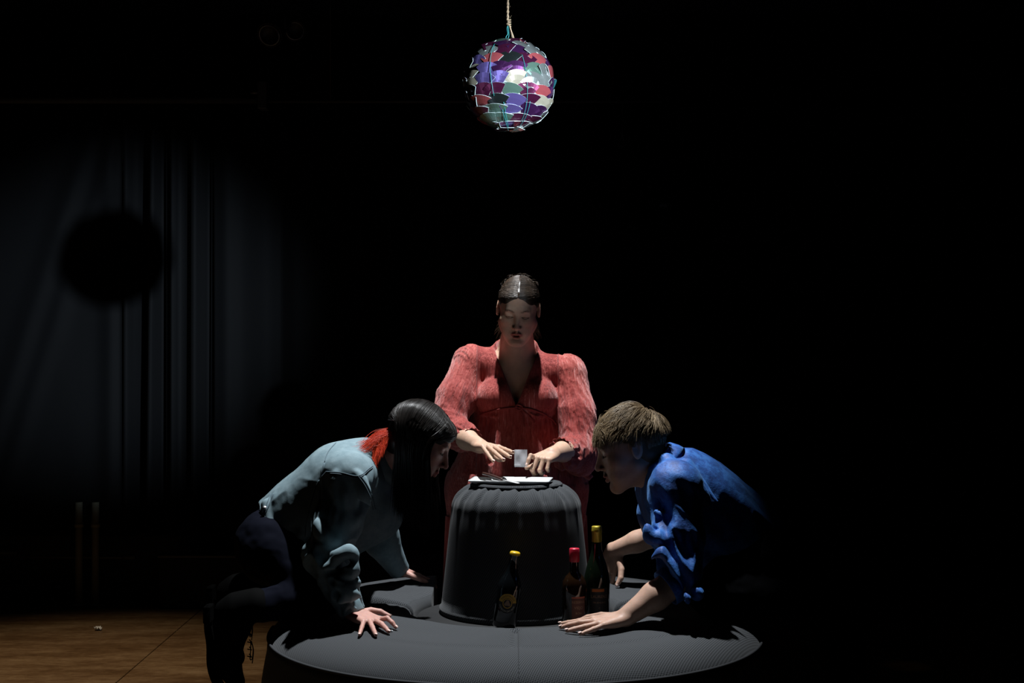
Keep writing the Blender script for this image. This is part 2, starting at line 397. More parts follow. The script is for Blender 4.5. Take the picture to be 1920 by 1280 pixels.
# ------------------------------------------------------------------ the hand
def put_hand(f, wrist, knuck, normal, side, s=1.0, curl=None, spread=None, thumb=None, tips=None, wr=.024):
    """wrist, knuck: points (mid wrist, mid knuckle row). normal: back of hand. side=+1: thumb lies towards cross(dir,normal).
    curl: four fingers, each three bend angles (deg, towards palm); spread: sideways angles."""
    w = A3(wrist); kn = A3(knuck); d = kn-w; Ld = np.linalg.norm(d); d /= Ld
    n = A3(normal); n -= d*(n@d); n /= np.linalg.norm(n); t = np.cross(d, n)*side
    palm = Ld
    curl = curl or [(12, 18, 10)]*4; spread = spread or (8, 2, -4, -11)
    off = (.031, .0105, -.0105, -.030); fwd = (.0, .004, -.002, -.011); Ls = ((.044, .026, .019), (.049, .030, .020), (.045, .028, .020), (.034, .020, .018))
    rr = (.0088, .0090, .0086, .0076); ends = []
    # palm
    for i in range(4):
        b = kn+(t*off[i]+d*fwd[i])*s; a = w+t*off[i]*.55*s
        f.cone(a, b-d*.004*s, .0135*s, .0105*s, .012*s, flat=(n, 1.05))
    f.ell(w+d*palm*.42-n*.004*s+t*.018*s, (.020*s, .030*s, .014*s), .012*s, rot=np.stack([t, d, n], 1))
    f.ell(w+d*palm*.42-n*.004*s-t*.020*s, (.014*s, .032*s, .012*s), .012*s, rot=np.stack([t, d, n], 1))
    for i in range(4):
        p = kn+(t*off[i]+d*fwd[i])*s; a = R(spread[i]); dd = d*math.cos(a)+t*math.sin(a); ang = 0; r = rr[i]*s
        f.ell(p, (r*1.12,)*3, .005*s)
        if tips and tips[i] is not None:
            q = A3(tips[i]); v = q-p; Lt = np.linalg.norm(v); tot = sum(Ls[i])*s; v /= Lt
            if Lt > tot*.999: h = 0
            else: h = math.sqrt(max((tot/2)**2-(Lt/2)**2, 0))*.6
            u = n-v*(n@v); u /= np.linalg.norm(u)
            j1 = p+v*Lt*.42+u*h; j2 = p+v*Lt*.76+u*h*.62; P4 = [p, j1, j2, q]
        else:
            P4 = [p]
            for k in range(3):
                ang += R(curl[i][k]); P4.append(P4[-1]+(dd*math.cos(ang)-n*math.sin(ang))*Ls[i][k]*s)
        rad = [r*1.05, r*.97, r*.88, r*.70]
        for k in range(3): f.cone(P4[k], P4[k+1], rad[k], rad[k+1], .0022*s)
        f.ell(P4[1], (r*1.03,)*3, .002*s); ends.append((P4[2], P4[3], n))
    tb = w+d*.016*s+t*.022*s-n*.004*s
    T = thumb or [(.62, .78, -.12, .040), (.80, .58, -.10, .031), (.92, .35, -.1, .024)]
    if isinstance(T, dict):
        q = A3(T['tip']); a0 = tb; m1 = a0+(q-a0)*.40+A3(T.get('bulge', t*.012)); m2 = a0+(q-a0)*.72+A3(T.get('bulge', t*.012))*.9; P4 = [a0, m1, m2, q]
    else:
        P4 = [tb]
        for (cd, ct, cn, L) in T:
            v = d*cd+t*ct+n*cn; v /= np.linalg.norm(v); P4.append(P4[-1]+v*L*s)
    rad = [.0145*s, .0112*s, .0102*s, .0078*s]
    for k in range(3): f.cone(P4[k], P4[k+1], rad[k], rad[k+1], .006*s if k == 0 else .0025*s)
    ends.append((P4[2], P4[3], n*.7+t*.5))
    return ends
def nails(ends, s, person):
    for a, b, n in ends:
        d = b-a; L = np.linalg.norm(d); d = d/L; n = A3(n); n = n-d*(n@d); n /= np.linalg.norm(n); x = np.cross(d, n)
        bm = bmesh.new(); bmesh.ops.create_uvsphere(bm, u_segments=10, v_segments=6, radius=1)
        Mx = np.stack([x*.0046*s, d*.0062*s, n*.0013*s], 1); c0 = b+n*.0064*s+d*.0008*s
        for v in bm.verts: v.co = Vector(Mx@A3(v.co)+c0)
        me = bpy.data.meshes.new('fingernail'); bm.to_mesh(me); bm.free(); link('fingernail', me, M['nail'], person)
M['nail'] = mat('nail', (.78, .55, .48), .5)

# ------------------------------------------------------------------ hair strands
def strands(name, paths, r0, material, parent, shade=None):
    """paths: (N, K, 3) -> thin three-sided hairs in one mesh"""
    Pn = np.asarray(paths); N, K, _ = Pn.shape
    T = np.gradient(Pn, axis=1); T /= np.linalg.norm(T, axis=2)[..., None]+1e-12
    A = np.cross(T, np.array([.3, .2, .93])); A /= np.linalg.norm(A, axis=2)[..., None]+1e-9; B = np.cross(T, A)
    rr = r0*np.concatenate([np.ones(K-2), [.7, .15]])[None, :, None]
    V = np.stack([Pn+rr*(math.cos(a)*A+math.sin(a)*B) for a in (0, 2.094, 4.189)], 2)  # N,K,3,3
    idx = np.arange(N*K*3).reshape(N, K, 3); q = []
    for j in range(3): q.append(np.stack([idx[:, :-1, j], idx[:, :-1, (j+1) % 3], idx[:, 1:, (j+1) % 3], idx[:, 1:, j]], -1).reshape(-1, 4))
    me = from_np(name, V.reshape(-1, 3), np.concatenate(q))
    sh = rng.random(N) if shade is None else shade
    tint(me, np.repeat(sh, K*3)[:, None].repeat(3, 1))
    o = link(name, me, material, parent); o['kind'] = 'stuff'; return o

# ================================================================== THE ROOM
YW = 7.39
def struct(o): o['kind'] = 'structure'; return o
m = mat('painted_black_wall', (.035, .036, .038), .85); t = NT(m); n1 = t.noise(t.coord('Object'), 3, 5)
t.base(t.ramp(n1, [(.3, (.022, .023, .025)), (.7, (.05, .051, .053))])); M['wall'] = m
m = mat('ceiling_black', (.006, .006, .006), .9); M['ceil'] = m
m = mat('black_drape', (.0017, .0020, .0027), .8); t = NT(m); t.b.inputs['Sheen Weight'].default_value = .02; t.b.inputs['Specular IOR Level'].default_value = .15
t.bump(t.noise(t.coord('Object'), 500, 2), .2, .001); M['drape'] = m
m = mat('worn_hardboard', (.2, .13, .07), .38); t = NT(m)
a1 = t.noise(t.coord('Object', (2.4, 8, 1), (0, 0, R(-52))), 1, 6, .72); a2 = t.noise(t.coord('Object', (18, 46, 1), (0, 0, R(-66))), 1, 5, .75); a3 = t.noise(t.coord('Object'), 1.3, 4)
s1 = t.math('ADD', t.math('ADD', t.math('MULTIPLY', a1, .45), t.math('MULTIPLY', a2, .3)), t.math('MULTIPLY', a3, .25))
t.base(t.ramp(s1, [(.34, (.055, .028, .012)), (.47, (.14, .080, .038)), (.58, (.23, .15, .080)), (.68, (.34, .25, .16))]))
t.l(t.ramp(a1, [(.3, (.30,)*3), (.7, (.55,)*3)]), t.b.inputs['Roughness']); t.bump(s1, .35, .004); M['floor'] = m
M['pipe'] = mat('cream_paint_pipe', (.24, .23, .17), .7); M['pipe_dark'] = mat('dark_steel_pipe', (.09, .088, .08), .6, .1)
M['black_metal'] = mat('black_metal', (.03, .03, .03), .5, .4); M['grey_metal'] = mat('grey_metal', (.22, .22, .22), .4, .7)

fl = struct(box('floor', (-4.6, -1.0, -.12), (4.6, YW+.3, -.02), M['plinth']))
# hardboard sheets laid as the stage floor, one object each
xs = [-4.6+.61+1.22*k-.15 for k in range(-1, 8)]
me0 = None
for ix in range(8):
    x0 = -1.545-1.22*2+1.22*(ix)-1.22; x1 = x0+1.22
    if x0 > 4.4: continue
    for iy in range(4):
        y0 = YW+.28-2.1*(iy+1)-.35*(ix % 2); y1 = y0+2.1
        lo = max(x0, -4.6); hi = min(x1, 4.6); yl = max(y0, -1.0); yh = min(y1, YW+.3)
        if ix % 2 and iy == 0: pass
        dz = rng.uniform(-.0012, .0012)
        struct(box('floor_panel', (lo+.002, yl+.002, -.02), (hi-.002, yh-.002, dz), M['floor'], fl, .0015, seg=1)).pop('kind', None)
wb = struct(box('wall_back', (-4.6, YW, -.02), (4.6, YW+.2, 4.6), M['wall']))
struct(box('wall_left', (-4.8, -1.0, -.02), (-4.6, YW+.2, 4.6), M['wall'])); struct(box('wall_right', (4.6, -1.0, -.02), (4.8, YW+.2, 4.6), M['wall']))
struct(box('ceiling', (-4.8, -1.2, 4.6), (4.8, YW+.2, 4.75), M['ceil'])); struct(box('wall_front', (-4.8, -1.2, -.02), (4.8, -1.0, 4.6), M['wall']))
struct(box('baseboard_back', (-4.6, YW-.022, 0), (4.6, YW, .075), M['wall'], None, .006))

# drapes: folded cloth hung in front of the back wall
def drape(name, x0, x1, z0, z1, y, label, folds, amp, seed, group='black stage drapes'):
    nu, nv = 260, 40; u = np.linspace(0, 1, nu); v = np.linspace(0, 1, nv); U, Vv = np.meshgrid(u, v, indexing='ij')
    X = x0+(x1-x0)*U; Z = z0+(z1-z0)*Vv; ph = 0
    D = np.zeros_like(X)
    for (xc, wd, am, sl) in folds: 
        xx = X-(xc+sl*(Z-1.5)); D += am*np.exp(-(xx/wd)**2)
    q = np.stack([X.ravel()*2.2+seed, Z.ravel()*.25, np.zeros(X.size)], 1); D += amp*(fbm(q, 3).reshape(X.shape)-.5)
    Y = y-D
    front = np.stack([X, Y, Z], -1); back = np.stack([X, Y+.004, Z], -1)
    G = np.concatenate([front, back[::-1]], 0)
    me = grid_mesh(name, G, close_u=True)
    return tag(link(name, me, M['drape']), label, 'curtain', group)
def fx(px): return (px-960)/F*7.2
D1 = [(fx(x), wd, am, sl) for x, wd, am, sl in ((236, .022, .06, .0), (262, .018, -.07, .01), (283, .024, .07, .012), (300, .012, -.06, .0), (322, .016, .055, .0), (366, .034, .085, .0), (384, .02, -.07, .0), (60, .06, .03, .33), (110, .05, .02, .33), (205, .05, .03, 0))]
drape('curtain', -4.5, fx(392), .34, 2.92, 7.25, 'black curtain at the left with bunched vertical folds and a round shadow', D1, .07, 3)
D2 = [(fx(x), .05, am, 0) for x, am in ((420, .03), (520, -.04), (640, .03), (760, -.03), (900, .03), (1050, .03), (1160, -.03))]
drape('curtain', fx(396), fx(1244), .26, 2.92, 7.28, 'flat black curtain hanging behind the standing woman', D2, .05, 9)
D3 = [(fx(x), .05, am, 0) for x, am in ((1300, .04), (1450, -.04), (1600, .03), (1800, -.03))]
drape('curtain', fx(1250), 4.5, .10, 2.92, 7.25, 'black curtain in the dark at the right side', D3, .06, 21)
# rigging pipes
def pipe(name, a, b, r, label, cat, material, group=None, n=16): return tag(tubes(name, [([a, b], r)], material, None, n), label, cat, group)
zp = EYE+(640-188)/F*7.05
r1 = empty('rigging_pipe', (-4.6, 7.05, zp), 'long thin horizontal pipe across the top of the back wall', 'pipe')
tubes('thick_tube', [([(-4.6, 7.05, zp), (fx(482)*.98, 7.05, zp)], .017)], M['pipe_dark'], r1, 16); tubes('thin_tube', [([(fx(482)*.98, 7.05, zp-.006), (fx(1245)*.98, 7.05, zp-.006)], .008)], M['pipe_dark'], r1, 12)
for x in (-4.3, -2.6, -.9, .5): tubes('hanger', [([(x, 7.05, zp), (x, 7.05, 4.6)], .004)], M['black_metal'], r1, 6)
cl = empty('pipe_clamp', (fx(496)*.98, 7.03, zp), 'grey clamp block on the high pipe at the left', 'clamp')
xc = fx(496)*.98; box('body', (xc-.022, 6.99, zp-.03), (xc+.022, 7.055, zp+.085), M['grey_metal'], cl, .004); tubes('bolt', [([(xc-.06, 7.0, zp+.03), (xc-.022, 7.0, zp+.03)], .009)], M['grey_metal'], cl)
box('jaw', (xc-.022, 6.985, zp-.05), (xc+.022, 7.07, zp-.03), M['grey_metal'], cl, .003)
# stage lamps hanging high at the back (dark bodies)
def stage_lamp(loc, aim, label, sc=1.0, hang=4.6):
    e = empty('stage_lamp', loc, label, 'lamp', None); d = (Vector(aim)-Vector(loc)).normalized(); mt = Matrix.Translation(loc) @ d.to_track_quat('Z', 'Y').to_matrix().to_4x4() @ Matrix.Scale(sc, 4)
    pr = [(0, -.30), (.055, -.30), (.065, -.28), (.07, -.05), (.085, -.04), (.085, .0), (.078, .0), (.076, -.03), (0, -.03)]
    lathe('housing', pr, M['black_metal'], e, 24, mtx=mt)
    pr = [(.052, 0), (.060, 0), (.060, .006), (.052, .006), (.052, 0)]
    lathe('lens_ring', [(a*1.2, b+.0005) for a, b in pr], M['grey_metal'], e, 24, mtx=mt)
    x = mt.to_3x3() @ Vector((1, 0, 0)); L = Vector(loc)
    top = L+Vector((0, 0, .22*sc))-d*.12*sc; p1 = L-d*.12*sc+x*.1*sc; p2 = L-d*.12*sc-x*.1*sc
    tubes('yoke', [([p1, p1+Vector((0, 0, .14*sc)), top, p2+Vector((0, 0, .14*sc)), p2], .008*sc)], M['black_metal'], e, 8)
    tubes('hanging_rod', [([top, (top.x, top.y, hang)], .01)], M['black_metal'], e, 8)
    return e
stage_lamp(tuple(P(553, 58, 6.9)), (0, 1.0, .5), 'small dark stage lamp with a grey ring, high above the left curtain', .62)
stage_lamp(tuple(P(505, 66, 6.5)), (-2, 2.0, 0), 'dark boxy stage lamp left of the one with the ring', .7)
stage_lamp((.02, 4.88, 4.13), (-.07, 4.53, .5), 'stage spotlight hung above the group, out of frame'); stage_lamp((2.41, .44, 2.47), (-1.75, 7.3, 1.5), 'stage spotlight at the front right, out of frame', 1.0)
stage_lamp((-2.1, 5.06, 4.10), (-1.85, 5.6, 0), 'stage spotlight over the left floor, out of frame'); stage_lamp((1.755, 5.17, 4.10), (1.62, 5.83, 0), 'stage spotlight over the right floor, out of frame', .7)
# small metal hook and tag seen in the dark
hk = P(1165, 262, 7.05); tag(tubes('hook', [(smooth_curve([hk+A3(v) for v in ((.004, 0, zp-hk[2]), (.004, 0, .03), (-.012, 0, -.02), (-.006, 0, -.035), (.010, 0, -.03), (.010, 0, .0), (.004, 0, .03))], 24), .0018)], M['grey_metal']), 'thin wire hook hanging in the dark right of the mirror ball', 'hook')
sg = P(1243, 385, 7.235); e = empty('small_sign', tuple(sg), 'tiny grey tag on the dark curtain right of centre', 'tag')
o = box('plate', sg-A3((.026, .004, .012)), sg+A3((.026, .004, .012)), M['black_metal'], e, .002); o = box('rim', sg+A3((-.018, -.0055, -.005)), sg+A3((.018, -.004, .004)), M['grey_metal'], e)
# heating pipes low on the left
def fw(px, Y=7.3): return (px-960)/F*Y
for px, r, lb in ((148, .018, 'cream vertical heating pipe, the left one of the pair'), (179, .018, 'cream vertical heating pipe, the right one of the pair')):
    x = fw(px, 7.17); e = empty('heating_pipe', (x, 7.17, 0), lb, 'pipe', 'vertical heating pipes'); tubes('tube', [([(x, 7.17, 0), (x, 7.17, .52)], r)], M['pipe'], e, 20)
    tubes('collar', [([(x, 7.17, .395), (x, 7.17, .415)], r*1.25)], M['pipe'], e, 20); lathe('floor_ring', [(r, .012), (r*1.9, .010), (r*2, 0), (r, 0)], M['pipe'], e, 20, (x, 7.17, 0))
zr = EYE-(1045-640)/F*7.2
e = empty('rail_pipe', (fw(50), 7.2, zr), 'thin horizontal pipe crossing the pair of heating pipes', 'pipe')
tubes('tube', [([(fw(50), 7.21, zr+.003), (fw(262), 7.21, zr-.003)], .0085)], M['pipe_dark'], e); tubes('coupling', [([(fw(240), 7.21, zr), (fw(262), 7.21, zr)], .014)], M['pipe_dark'], e)
zr2 = EYE-(1036-640)/F*7.3
e = empty('rail_pipe', (fw(0), 7.3, zr2), 'short horizontal pipe at the far left edge', 'pipe'); tubes('tube', [([(-3.4, 7.3, zr2), (fw(29), 7.3, zr2)], .012)], M['pipe_dark'], e); tubes('end_cap', [([(fw(29), 7.3, zr2), (fw(32), 7.3, zr2)], .016)], M['pipe_dark'], e)
e = empty('wall_panel', (fw(90), 7.37, .2), 'pale rectangular panel low on the back wall left of the pipes', 'panel'); box('sheet', (fw(50), 7.368, .09), (fw(126), 7.385, .36), M['wall'], e, .003)
e = empty('low_cabinet', (fw(390), 7.3, 0), 'long low dark box with a lighter top edge on the back floor', 'box')
zc = EYE-(1034-640)/F*7.2; box('box_body', (fw(318), 7.08, .002), (fw(560), 7.24, zc-.012), M['plinth'], e, .004); box('lid', (fw(316), 7.07, zc-.012), (fw(562), 7.24, zc), M['pipe_dark'], e, .003)
# cable along the foot of the wall
pts = [P(px, py, 1) for px, py in ((-60, 1119), (60, 1122), (130, 1120), (190, 1120), (250, 1123), (330, 1119), (420, 1117), (500, 1115), (600, 1114))]
pts = [np.array([0, 0, EYE])+(p-np.array([0, 0, EYE]))*((EYE-.006)/(EYE-p[2])) for p in pts]
tag(tubes('cable', [(smooth_curve(pts, 60), .005)], M['pipe_dark'], None, 8), 'thin grey cable lying along the foot of the back wall', 'cable')
M['paper'] = mat('white_paper', (.75, .76, .78), .7)
def scrap(c, s, label, seed):
    r = np.random.default_rng(seed); n = 7; G = np.zeros((n, n, 3))
    for i in range(n):
        for j in range(n): G[i, j] = (c[0]+(i/(n-1)-.5)*s[0]*(1+.25*r.random()), c[1]+(j/(n-1)-.5)*s[1], c[2]+.002+s[2]*r.random())
    Gb = G.copy(); Gb[..., 2] -= .0015; me = grid_mesh('paper_scrap', np.concatenate([G, Gb[::-1]], 0), close_u=True)
    return tag(link('paper_scrap', me, M['paper']), label, 'paper')
f0 = P(184, 1181, 1); kk = EYE/(EYE-f0[2]); scrap((f0[0]*kk, kk, .001), (.028, .03, .016), 'crumpled white scrap of paper on the brown floor at the left', 1)

# ================================================================== THE RING BENCH
CX, CY = .01, 4.60
def ro(th): return .785*(abs(np.cos(th))**2.2+abs(np.sin(th)/1.02)**2.2)**(-1/2.2)
def ri(th): return .335+0*th
def puff(th, s):
    z = .010*np.sin(np.pi*s)**.5
    z += .016*np.cos((th+np.pi/2)*7)*np.sin(np.pi*s)**2*(1-.3*s)
    z -= .017*np.exp(-((th+np.pi/2)/.045)**2)*np.exp(-((s-.05)/.4)**2)
    z -= .010*np.exp(-((th+np.pi/2)/.02)**2)
    return z
ZT = .477
def bench(t0, t1, label, clipx=None):
    n = max(40, int((t1-t0)*90)); TH = np.linspace(t0, t1, n); rows = []; UVs = []
    K1, K2, K3 = 6, 12, 34
    for th in TH:
        a, b = float(ri(th)), float(ro(th)); er = .028; pr = []
        rad = .035; rad2 = .17; drp = .095
        for z in np.linspace(.03, ZT-rad, K1): pr.append((a, z))
        for q in np.linspace(0, np.pi/2, 8)[1:]: pr.append((a+rad-rad*np.cos(q), ZT-rad+rad*np.sin(q)))
        for s in np.linspace(0, 1, K3)[1:-1]: pr.append((a+rad+(b-a-rad-rad2)*s, ZT+puff(th, s)))
        for q in np.linspace(np.pi/2, 0, 12): pr.append((b-rad2+rad2*np.cos(q), ZT-drp+drp*np.sin(q)))
        for z in np.linspace(ZT-drp-.015, .03, 12): pr.append((b+.022*np.sin(np.pi*(z-.03)/.34), z))
        rows.append(pr)
    Pf = np.array(rows)                 # n, K, 2
    K = Pf.shape[1]
    end = []
    def ends(th, sgn):                  # rounded ends: shrink the section inward while moving along
        base = np.array(rows[0 if sgn < 0 else -1]); mid = np.array([(base[:, 0].min()+base[:, 0].max())/2, .25]); out = []
        for q in np.linspace(0, np.pi/2, 7)[1:]:
            e = .03; sc0 = 1-(1-np.cos(q))*e/.22; sc1 = 1-(1-np.cos(q))*e/.22
            out.append((th+sgn*e*np.sin(q)/.6, mid+(base-mid)*np.array([sc0, sc1])))
        out.append((th+sgn*.03/.6, mid+(base-mid)*.02)); return out
    L = ends(t0, -1)[::-1]; Rr = ends(t1, 1)
    allr = [(t, p) for t, p in L]+[(t, p) for t, p in zip(TH, Pf)]+[(t, p) for t, p in Rr]
    G = np.array([[(CX+p[0]*math.cos(t), CY+p[0]*math.sin(t), p[1]) for p in pr] for t, pr in allr])
    if clipx: 
        sg, xl = clipx; G[..., 0] = np.maximum(G[..., 0], xl) if sg > 0 else np.minimum(G[..., 0], xl)
    arc = np.concatenate([[0], np.cumsum(np.linalg.norm(np.diff(G[len(G)//2], axis=0), axis=1))])
    UV = np.zeros(G.shape[:2]+(2,)); Pcol = [t for t, _ in allr]
    UV[..., 0] = np.array(Pcol)[:, None]*.60; UV[..., 1] = arc[None, :]
    # on the top use plain xy so that the weave stays even
    top = (np.arange(K) > K1+3) & (np.arange(K) < K1+7+K3+8); UV[:, top, 0] = G[:, top, 0]; UV[:, top, 1] = G[:, top, 1]
    e = empty('bench', (CX+.6*math.cos((t0+t1)/2), CY+.6*math.sin((t0+t1)/2), 0), label, 'bench', 'dark grey ring bench in pieces')
    me = grid_mesh('cushion', G, UV=UV); me.flip_normals(); o = link('cushion', me, M['weave'], e)
    pp = []
    for t, pr in allr[3:-3]:
        j = K1+7+K3-2+9; pp.append((CX+(pr[j][0]+.004)*math.cos(t), CY+(pr[j][0]+.004)*math.sin(t), pr[j][1]+.001))
    pp = np.array(pp)
    if clipx: pp[:, 0] = np.maximum(pp[:, 0], xl) if sg > 0 else np.minimum(pp[:, 0], xl)
    tubes('piping', [(pp, .0045)], M['piping'], e, 6)
    # recessed black base under the cushion
    rows = [[(CX+p[0]*math.cos(t), CY+p[0]*math.sin(t), p[1]) for p in ((ri(t)+.03, .03), (ri(t)+.03, .0), (ro(t)-.04, .0), (ro(t)-.04, .03))] for t in np.linspace(t0+.03, t1-.03, 40)]
    G = np.array(rows)
    if clipx: G[..., 0] = np.maximum(G[..., 0], xl+.03) if sg > 0 else np.minimum(G[..., 0], xl-.03)
    link('base', grid_mesh('base', G, close_v=True), M['plinth'], e)
    return e, o
b1, bench_front = bench(-np.pi+R(1), R(-1)+R(6), 'large dark grey woven bench curving across the front')
b2, bench_br = bench(R(14), R(60), 'dark grey bench piece at the back right under the hanging hand', (1, .27))
b3, bench_bl = bench(R(120), R(172), 'dark grey bench piece at the back left beside the pink skirt', (-1, -.27))
# centre seam over the front bench
fv = bvh(bench_front)
def down(tree, x, y, z=2): h = tree.ray_cast(Vector((x, y, z)), Vector((0, 0, -1))); return None if h[0] is None else h[0].z
sp = [(x, y, down(fv, x, y)) for x, y in [(.018, yy) for yy in np.linspace(4.24, 3.79, 24)]]
sp = [(x, y, z+.0006) for x, y, z in sp if z]
tubes('seam', [(sp, .0014)], M['piping'], b1, 6)
z0 = down(fv, *P(731, 1192, 4.15)[:2]); scrap((P(731, 1192, 4.14)[0], 4.14, z0), (.015, .006, .003), 'tiny white paper scrap on the front bench near the left hand', 2)

# ================================================================== THE PADDED COLUMN
KX, KY, KZ = .014, 4.66, .868
e = empty('padded_column', (KX, KY, 0), 'tall dark grey woven pouf narrowing to a gathered top, inside the ring', 'pouf')
n = 320; th = np.linspace(0, 2*np.pi, n, endpoint=False)
prof = [(.248, .449), (.251, .456), (.252, .465)] + [(.246-.034*((z-.465)/.32), z) for z in np.linspace(.47, .785, 14)]
zc, rc = .785, .085
prof += [(.212-rc+rc*np.cos(q)-.0, zc+rc*.93*np.sin(q)) for q in np.linspace(0, np.pi/2, 16)[1:]]
prof = np.array(prof); G = []; UV = []; arc = np.concatenate([[0], np.cumsum(np.linalg.norm(np.diff(prof, axis=0), axis=1))])
for (r, z), s in zip(prof, arc):
    wgt = np.clip((z-.74)/.09, 0, 1)
    ph = (th*17+.8*np.sin(3*th))
    pl = -np.abs(np.cos(ph/2))**10*.0075*wgt+.003*wgt*np.cos(ph+.8)
    G.append(np.stack([KX+(r+pl)*np.cos(th), KY+(r+pl)*np.sin(th), z+pl*.8*np.ones(n)*(z > .82)], 1)); UV.append(np.stack([th*.2, np.full(n, s)], 1))
me = grid_mesh('cover', np.array(G), close_v=True, UV=np.array(UV)); me.flip_normals(); link('cover', me, M['weave'], e)
# top disc with a raised stitched rim
pr = [(0.0, KZ+.000), (.06, KZ), (.110, KZ-.001), (.128, KZ+.0005), (.138, KZ+.003), (.146, KZ+.002), (.149, KZ-.006), (.13, KZ-.012), (0, KZ-.012)]
G = np.array([[(KX+r*math.cos(q)*(1+.006*math.sin(9*q)), KY+r*math.sin(q), z) for q in th[::4]] for r, z in pr])
me = grid_mesh('top_panel', G, close_v=True, UV=G[..., :2]); link('top_panel', me, M['weave'], e)
q = np.linspace(0, 2*np.pi, 121); tubes('piping', [(np.stack([KX+.1485*np.cos(q), KY+.1485*np.sin(q), np.full(121, KZ-.004)], 1), .0034)], M['piping'], e, 6)
pr = [(0, 0), (.30, 0), (.325, .01), (.325, .43), (.315, .446), (0, .448)]
lathe('plinth', pr, M['plinth'], e, 64, (CX, CY, 0))
ZP = .448

# ================================================================== BOTTLES
M['glass_green'] = mat('dark_green_glass', (.006, .012, .006), .04, 0, Coat_Weight=.5); M['glass_brown'] = mat('dark_brown_glass', (.016, .007, .003), .05, 0, Coat_Weight=.5)
M['glass_black'] = mat('black_glass', (.004, .005, .006), .05, 0, Coat_Weight=.5)
M['cap_yellow'] = mat('yellow_cap', (.80, .50, .02), .35); M['foil_gold'] = mat('gold_foil', (.55, .42, .04), .35, .3); M['cap_red'] = mat('red_cap', (.60, .02, .05), .35)
M['lab_black'] = mat('black_label', (.02, .02, .022), .6); M['lab_amber'] = mat('amber_label', (.62, .36, .05), .6); M['lab_cream'] = mat('cream_label_print', (.6, .58, .5), .6)
M['lab_red'] = mat('red_label', (.42, .10, .06), .6); M['lab_orange'] = mat('orange_label', (.6, .16, .03), .6); M['lab_wine'] = mat('wine_label', (.10, .035, .025), .6); M['lab_dim'] = mat('dim_print', (.32, .2, .13), .6)
def bottle(loc, prof, glass, label, tilt=0, n=40):
    mt = Matrix.Translation(loc) @ Matrix.Rotation(tilt, 4, 'Y'); e = empty('bottle', loc, label, 'bottle', 'bottles beside the pouf')
    lathe('glass_body', prof, glass, e, n, mtx=mt); return e, mt
def wrap(name, mt, r, pts_fn, material, e, off=.0004, nu=24, nv=10, az0=-math.pi/2):
    """curved patch on a cylinder: pts_fn(u,v)->(arc,z)"""
    G = np.zeros((nu, nv, 3))
    for i in range(nu):
        for j in range(nv):
            a, z = pts_fn(i/(nu-1), j/(nv-1)); rr = (r(z) if callable(r) else r)+off; G[i, j] = mt @ Vector((rr*math.cos(az0+a/rr), rr*math.sin(az0+a/rr), z))
    Gi = G.copy(); ax = np.array(mt.translation); return link(name, grid_mesh(name, G), material, e)
def text_wrap(s, mt, r, z, size, material, e, arc0=0, curve=None, az0=-math.pi/2, off=.0009, name='lettering', radial=None):
    cu = bpy.data.curves.new('t', 'FONT'); cu.body = s; cu.size = size; cu.align_x = 'CENTER'; cu.extrude = 0; cu.resolution_u = 2
    o = bpy.data.objects.new('t', cu); C.objects.link(o); dg = bpy.context.evaluated_depsgraph_get(); me = bpy.data.meshes.new_from_object(o.evaluated_get(dg)); bpy.data.objects.remove(o)
    V = vco(me).astype(float); x, y = V[:, 0].copy(), V[:, 1].copy()
    if radial:                      # letters set on a circle: radius, top side(+1)/bottom side(-1)
        rad, sd = radial; ang = x/rad; rr = rad+sd*y
        if sd > 0: x, y = rr*np.sin(ang), rr*np.cos(ang)
        else: x, y = rr*np.sin(ang), -rr*np.cos(ang)
    x += arc0; y += z; rv = np.array([r(zz) for zz in y]) if callable(r) else np.full(len(y), r); rv = rv+off
    W = np.stack([rv*np.cos(az0+x/rv), rv*np.sin(az0+x/rv), y], 1); W = W@np.array(mt.to_3x3()).T+np.array(mt.translation); set_co(me, W)
    me.name = name; return link(name, me, material, e, smooth=False)
# 1: leaning beer bottle with the round crest
pr = [(0, 0), (.029, 0), (.032, .004), (.033, .02), (.033, .118), (.031, .132), (.024, .15), (.0165, .166), (.0135, .185), (.0125, .214), (.0138, .216), (.0138, .222), (.012, .224), (0, .224)]
bp = P(944, 1160, 4.375); bp[2] = ZP+.006
e, mt = bottle(tuple(bp), [(a*1.12, b*1.02) for a, b in pr], M['glass_black'], 'dark beer bottle with a yellow cap and round black and amber label, leaning right', R(9))
lathe('bottle_cap', [(.0155, .222), (.0165, .224), (.0160, .230), (.013, .233), (0, .2335)], M['cap_yellow'], e, 24, mtx=mt)
rb = .037; zc = .078; RL = .030
def disc(r0, r1, a0, a1): return lambda u, v: ((r0+(r1-r0)*v)*math.sin(a0+(a1-a0)*u), zc+(r0+(r1-r0)*v)*math.cos(a0+(a1-a0)*u))
wrap('round_label', mt, rb, disc(0, RL, -math.pi, math.pi), M['lab_black'], e, .0003, 48, 6)
wrap('amber_band', mt, rb, disc(.0165, .0295, -1.45, 1.45), M['lab_amber'], e, .0007, 36, 5); wrap('crest_ring', mt, rb, disc(.0125, .0150, -math.pi, math.pi), M['lab_amber'], e, .0007, 40, 3)
wrap('crest', mt, rb, lambda u, v: (.0085*v*math.sin(6.283*u)*(1+.25*math.cos(18.85*u)), zc+.0085*v*math.cos(6.283*u)*(1+.25*math.cos(18.85*u))), M['lab_dim'], e, .0008, 48, 4)
text_wrap('HASTINGS', mt, rb, zc, .0095, M['lab_black'], e, radial=(.0195, 1), off=.0011); text_wrap('LONDON DRY BEER', mt, rb, zc, .0075, M['lab_cream'], e, radial=(.0265, -1), off=.0009)
